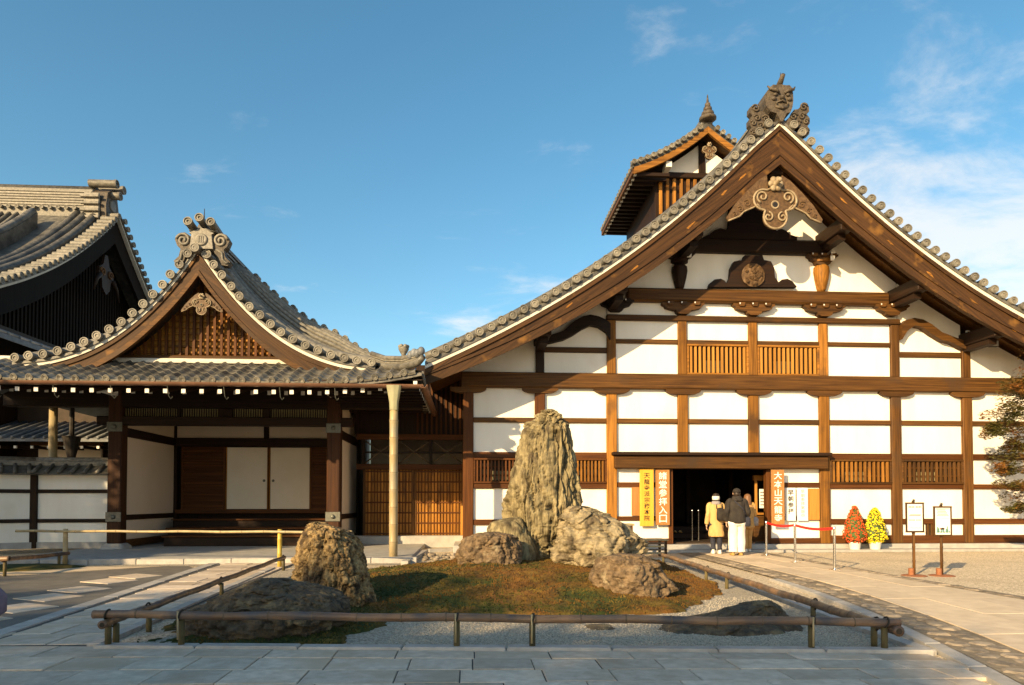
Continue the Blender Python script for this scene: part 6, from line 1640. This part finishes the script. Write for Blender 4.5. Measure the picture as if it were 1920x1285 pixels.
# woman in a tan coat
def g_tan(put, u, legs, arms):
    rings = [(.285, .0, .115, .088), (.30, .0, .122, .092), (.38, .0, .118, .086), (.47, 0, .112, .080), (.56, 0, .104, .074), (.64, 0, .104, .072), (.72, 0, .112, .075), (.78, 0, .112, .070), (.815, 0, .085, .058), (.838, .0, .045, .045)]
    mb = MB().loft([(z*u, .004*math.sin(z*30)*u, c_*u, rx*u, ry*u) for z, c_, rx, ry in rings], 26, 2.3); put('coat', mb, 'coat_tan')
    sleeves(put, u, arms, 'coat_tan', .040, .030, .96); trousers(put, u, legs, 'cloth_navy', .058, .036, .93); shoes(put, u, legs, 'shoe_white', 1.1)
    put('scarf', MB().loft([(.808*u, 0, 0, .066*u, .062*u), (.825*u, 0, 0, .074*u, .070*u), (.850*u, 0, .004*u, .066*u, .066*u), (.868*u, 0, .006*u, .054*u, .058*u)], 18), 'cloth_grey')
    put('hair', MB().ball((0, .000, .918*u), (.054*u, .062*u, .062*u), 14, 10), 'hair_dark')
    put('head_band', MB().loft([(.885*u, 0, .004*u, .054*u, .064*u), (.90*u, 0, .002*u, .060*u, .068*u), (.945*u, 0, .002*u, .060*u, .068*u), (.955*u, 0, .002*u, .052*u, .060*u)], 18), 'cloth_white')
    put('cap', MB().loft([(.950*u, 0, .0, .055*u, .064*u), (.975*u, 0, 0, .052*u, .060*u), (.993*u, 0, .0, .034*u, .040*u), (1.0*u, 0, 0, .01*u, .01*u)], 16), 'hair_dark')
    put('backpack', MB().loft([(.55*u, .055*u, -.105*u, .050*u, .035*u), (.57*u, .055*u, -.11*u, .062*u, .048*u), (.66*u, .055*u, -.112*u, .064*u, .050*u), (.735*u, .055*u, -.105*u, .058*u, .042*u), (.76*u, .055*u, -.095*u, .03*u, .025*u)], 16, 3.2), 'jacket_black')
    for sx in (.0, .085): put('strap', MB().tube([(sx*u, -.085*u, .74*u), (sx*u, -.05*u, .825*u), (sx*u, .03*u, .83*u), (sx*u*1.05, .078*u, .74*u)], .009*u, 6), 'jacket_black')
p = gp(1343, 1032)
pw_x, pw_y = p.x-.05, 17.45
p = at(1343, 1000, pw_y)
person('person in a long tan coat and white headband with a black backpack', p.x, pw_y, 1.58, R_(-12), [((-.05, .03, .27), (-.052, -.02, .052)), ((.05, .0, .27), (.052, -.03, .052))], [((-.135, -.01, .63), (-.15, .02, .48)), ((.135, .0, .63), (.12, .08, .52))], g_tan)
# man in a black jacket
def g_black(put, u, legs, arms):
    rings = [(.475, -.0, .110, .082), (.49, 0, .122, .090), (.56, 0, .128, .092), (.64, 0, .126, .088), (.72, 0, .126, .084), (.785, 0, .122, .076), (.822, 0, .09, .064), (.845, 0, .06, .055)]
    put('jacket', MB().loft([(z*u, .004*math.sin(z*40)*u, c_*u, rx*u, ry*u) for z, c_, rx, ry in rings], 26, 2.4), 'jacket_black')
    sleeves(put, u, arms, 'jacket_black', .047, .036, .97); trousers(put, u, legs, 'cloth_white', .072, .062, 1.0); shoes(put, u, legs, 'shoe_brown', 1.15)
    put('hips', MB().loft([(.44*u, 0, 0, .10*u, .075*u), (.50*u, 0, 0, .108*u, .080*u), (.53*u, 0, 0, .10*u, .07*u)], 18), 'cloth_white')
    put('hood', MB().loft([(.80*u, 0, -.02*u, .075*u, .065*u), (.825*u, 0, -.025*u, .082*u, .072*u), (.855*u, 0, -.015*u, .072*u, .066*u), (.88*u, 0, -.005*u, .055*u, .055*u)], 18), 'jacket_black')
    put('hair', MB().ball((0, .002, .915*u), (.053*u, .061*u, .060*u), 14, 10), 'hair_dark')
    put('cap', MB().loft([(.935*u, 0, .004*u, .058*u, .068*u), (.96*u, 0, .003*u, .057*u, .066*u), (.985*u, 0, 0, .042*u, .050*u), (1.0*u, 0, 0, .012*u, .012*u)], 18), 'jacket_black')
    put('cap_brim', MB().loft([(.936*u, 0, .07*u, .042*u, .045*u), (.941*u, 0, .07*u, .040*u, .042*u)], 14), 'jacket_black')
    put('shoulder_bag', MB().loft([(.43*u, .14*u, .01*u, .04*u, .05*u), (.45*u, .145*u, .01*u, .052*u, .065*u), (.55*u, .145*u, .01*u, .05*u, .062*u), (.58*u, .14*u, .01*u, .03*u, .04*u)], 14, 3), 'cloth_navy')
    put('bag_strap', MB().tube([(.14*u, -.03*u, .57*u), (.06*u, -.10*u, .70*u), (-.05*u, -.075*u, .81*u), (-.075*u, .0, .835*u), (-.03*u, .08*u, .76*u)], .009*u, 6), 'cloth_navy')
pm_y = 16.9; p = at(1382, 1000, pm_y)
person('person in a black jacket, cap and wide white trousers with a shoulder bag', p.x, pm_y, 1.70, R_(-8), [((-.055, .02, .27), (-.065, -.01, .050)), ((.055, .03, .27), (.06, .02, .050))], [((-.155, -.02, .64), (-.145, .03, .51)), ((.155, -.01, .64), (.14, .07, .53))], g_black)
def g_third(put, u, legs, arms):
    rings = [(.40, 0, .10, .08), (.50, 0, .11, .085), (.62, 0, .105, .078), (.72, 0, .112, .075), (.785, 0, .108, .07), (.82, 0, .08, .06), (.845, 0, .045, .045)]
    put('jacket', MB().loft([(z*u, 0, c_*u, rx*u, ry*u) for z, c_, rx, ry in rings], 22, 2.3), 'cloth_ochre')
    sleeves(put, u, arms, 'cloth_ochre', .042, .032, .97); trousers(put, u, legs, 'cloth_ochre', .060, .045, .97); shoes(put, u, legs, 'shoe_white')
    put('hair', MB().loft([(.74*u, 0, -.045*u, .045*u, .02*u), (.80*u, 0, -.035*u, .056*u, .035*u), (.88*u, 0, -.005*u, .058*u, .060*u), (.94*u, 0, .0, .057*u, .064*u), (.975*u, 0, 0, .046*u, .054*u), (.995*u, 0, 0, .012*u, .012*u)], 18), 'hair_brown')
    put('bag', MB().loft([(.45*u, .12*u, -.03*u, .05*u, .04*u), (.56*u, .12*u, -.03*u, .055*u, .045*u), (.6*u, .12*u, -.03*u, .03*u, .02*u)], 12, 3), 'cloth_grey')
p = at(1402, 1000, 18.0)
person('person with long brown hair in ochre clothes, mostly hidden behind the black jacket', p.x, 18.0, 1.58, R_(6), [((-.05, .02, .27), (-.05, -.02, .052)), ((.05, .05, .27), (.05, .05, .052))], [((-.135, .02, .64), (-.12, .1, .54)), ((.135, .02, .64), (.12, .1, .54))], g_third)
def g_edge(put, u, legs, arms):
    rings = [(.47, 0, .115, .085), (.56, 0, .122, .088), (.66, 0, .12, .085), (.74, 0, .125, .08), (.79, 0, .118, .07), (.82, 0, .085, .06), (.845, 0, .05, .05)]
    put('jacket', MB().loft([(z*u, 0, c_*u, rx*u, ry*u) for z, c_, rx, ry in rings], 22, 2.3), 'jacket_black')
    sleeves(put, u, arms, 'jacket_black', .045, .034, .97); trousers(put, u, legs, 'cloth_navy', .065, .045, .97); shoes(put, u, legs, 'shoe_brown')
    put('hair', MB().ball((0, 0, .92*u), (.055*u, .062*u, .062*u), 12, 9), 'hair_dark')
    put('shoulder_bag', MB().loft([(.37*u, .145*u, .02*u, .035*u, .07*u), (.395*u, .15*u, .02*u, .060*u, .10*u), (.46*u, .15*u, .02*u, .062*u, .10*u), (.50*u, .145*u, .02*u, .035*u, .07*u)], 14, 2.6), 'cloth_purple')
    put('bag_ring', MB().tube([(.17*u+.02*u*math.cos(a), .02*u, .535*u+.02*u*math.sin(a)) for a in lin(0, 6.28, 14)], .004*u, 5), 'bamboo_yellow')
    put('bag_tag', MB().box(.165*u, .175*u, .01*u, .03*u, .485*u, .515*u), 'print_green')
    put('bag_strap', MB().tube([(.14*u, 0, .49*u), (.10*u, -.06*u, .68*u), (0, -.04*u, .83*u)], .009*u, 6), 'jacket_black')
p = at(-100, 1120, 4.6)
person('person at the left picture edge, only a dark sleeve and purple bag showing', p.x-.02, 4.6, 1.66, R_(-20), [((-.05, .02, .27), (-.05, -.02, .052)), ((.05, .04, .27), (.05, .04, .052))], [((-.14, 0, .64), (-.14, .05, .51)), ((.145, -.01, .64), (.13, .06, .53))], g_edge, z0=.03)
# ================================================================== maple on the right
def leaf_cloud(center, rad, n, sz, rnd_, flat=.35, thin=1.0):
    vs = []; fs = []
    for i in range(n):
        while True:
            q = Vector((rnd_.uniform(-1, 1), rnd_.uniform(-1, 1), rnd_.uniform(-1, 1)))
            if q.length <= 1: break
        c = Vector(center)+Vector((q.x*rad[0], q.y*rad[1], q.z*rad[2]))
        a = rnd_.uniform(0, 6.28); nrm = Vector((rnd_.uniform(-.6, .6), rnd_.uniform(-.6, .6), 1)).normalized()
        t1 = nrm.orthogonal().normalized(); t1.rotate(Matrix.Rotation(a, 3, nrm)); t2 = nrm.cross(t1); s_ = sz*rnd_.uniform(.7, 1.2); o = len(vs)
        ring = []
        for k in range(10):
            th = 2*math.pi*k/10; r = s_*(1.0 if k % 2 == 0 else .38)*(1 if k != 5 else .5)
            vs.append(c+t1*r*math.cos(th)+t2*r*math.sin(th)-nrm*(.18*r if k % 2 == 0 else 0))
        fs.append(tuple(o+k for k in range(10)))
    return vs, fs
rm_ = random.Random(21)
tx_, ty_ = at(2045, 1000, 17.0).x, 17.0
mt = thing('maple_tree', 'maple with reddish green leaves reaching in from the right edge', 'tree', (tx_, ty_, 0))
trk = MB().tube([(tx_, ty_, -.05), (tx_-.05, ty_, .8), (tx_+.05, ty_+.05, 1.8), (tx_-.05, ty_, 2.8), (tx_+.05, ty_, 3.9), (tx_+.1, ty_, 4.8)], [.16, .13, .11, .085, .05, .02], 10).build('trunk', 'bark', mt, True)
crown = MB()
brs = [((1900, 722), .55, .16), (((1885), 775), .55, .14), ((1868, 808), .42, .12), ((1905, 836), .55, .14), ((1898, 880), .5, .12), ((1912, 908), .5, .12), ((1915, 955), .4, .10), ((1930, 745), .8, .2), ((1935, 800), .8, .2), ((1940, 860), .8, .2), ((1945, 925), .7, .18), ((1990, 700), 1.0, .25), ((2060, 680), 1.2, .3), ((2050, 760), 1.3, .3), ((2070, 850), 1.2, .3), ((2130, 760), 1.0, .3), ((2140, 850), 1.0, .3), ((2000, 640), .9, .25), ((2090, 610), .9, .25)]
for (pp_, r_, h_) in brs:
    yy = ty_+rm_.uniform(-.7, .5); c = at(pp_[0], pp_[1], yy)
    src = Vector((tx_, ty_, max(.9, c.z-.35)))
    MB().tube([src, src.lerp(c, .5)+Vector((0, 0, .08)), c], [.045, .028, .012], 7).build('branch', 'bark', mt, True)
    for q in range(7):
        cc_ = c+Vector((rm_.uniform(-r_, r_)*.75, rm_.uniform(-r_, r_)*.7, rm_.uniform(-h_, h_)*1.0))
        MB().tube([c, cc_], [.012, .005], 5).build('twig', 'bark', mt, True)
        crown.add(*leaf_cloud(cc_, (r_*.42, r_*.6, h_*1.05), 140, .05, rm_))
o_ = crown.build('crown', 'maple', mt); o_['kind'] = 'stuff'
# ================================================================== trees behind the visitor, which shade the foreground
def shade_tree(x, y, h, r, label, seed, n=2600):
    rs_ = random.Random(seed); t = thing('cedar_tree', label, 'tree', (x, y, 0), 'trees behind the visitor')
    MB().tube([(x, y, -.1), (x+.1, y, h*.3), (x-.1, y+.1, h*.65), (x, y, h*.97)], [.38, .30, .18, .04], 10).build('trunk', 'bark', t, True)
    vs = []; fs = []
    for k in range(26):
        zc = h*(.30+.68*rs_.random()**.9); a = rs_.uniform(0, 6.28); rr_ = r*(1-((zc/h-.30)/.72)**1.6)*rs_.uniform(.35, 1.0)
        c = Vector((x+rr_*math.cos(a), y+rr_*math.sin(a), zc))
        if k < 14: MB().tube([(x, y, zc-.5), tuple(c)], [.08, .02], 6).build('limb', 'bark', t, True)
        cr_ = r*rs_.uniform(.28, .45)
        for i in range(n//26):
            q = Vector((rs_.gauss(0, .5), rs_.gauss(0, .5), rs_.gauss(0, .38)))*cr_
            p_ = c+q; s_ = rs_.uniform(.10, .2); u_ = Vector((rs_.uniform(-1, 1), rs_.uniform(-1, 1), rs_.uniform(-1, 1))).normalized(); v_ = u_.orthogonal().normalized(); o = len(vs)
            vs += [p_-u_*s_, p_+v_*s_*.6, p_+u_*s_, p_-v_*s_*.6]; fs.append((o, o+1, o+2, o+3))
    o_ = MB().add(vs, fs).build('crown', 'tree_leaf', t); o_['kind'] = 'stuff'
    return t
SHADE = [(-16.8, -12.6, 10.6, 2.6), (-19.5, -12.8, 11.0, 2.8), (-22.6, -12.2, 11.2, 2.8), (-25.8, -11.4, 11.2, 2.9), (-28.8, -10.6, 11.3, 3.0), (-32.0, -9.8, 11.6, 3.0), (-13.7, -12.7, 10.5, 2.5), (-17.5, 7.4, 8.4, 2.4), (-20.2, 9.2, 8.8, 2.4), (-22.8, 12.0, 9.0, 2.4)]
LBL = ['second', 'third', 'fourth', 'fifth', 'sixth', 'leftmost', 'rightmost']
for i, (x, y, h_, r_) in enumerate(SHADE):
    lb = ('%s cedar of the row behind the visitor, out of the picture' % LBL[i]) if i < 7 else 'cedar %s beyond the left picture edge' % ('nearest the entrance hall', 'second from the entrance hall', 'farthest from the entrance hall', 'lowest of the group')[i-7]
    shade_tree(x, y, h_, r_, lb, 40+i, 7800)
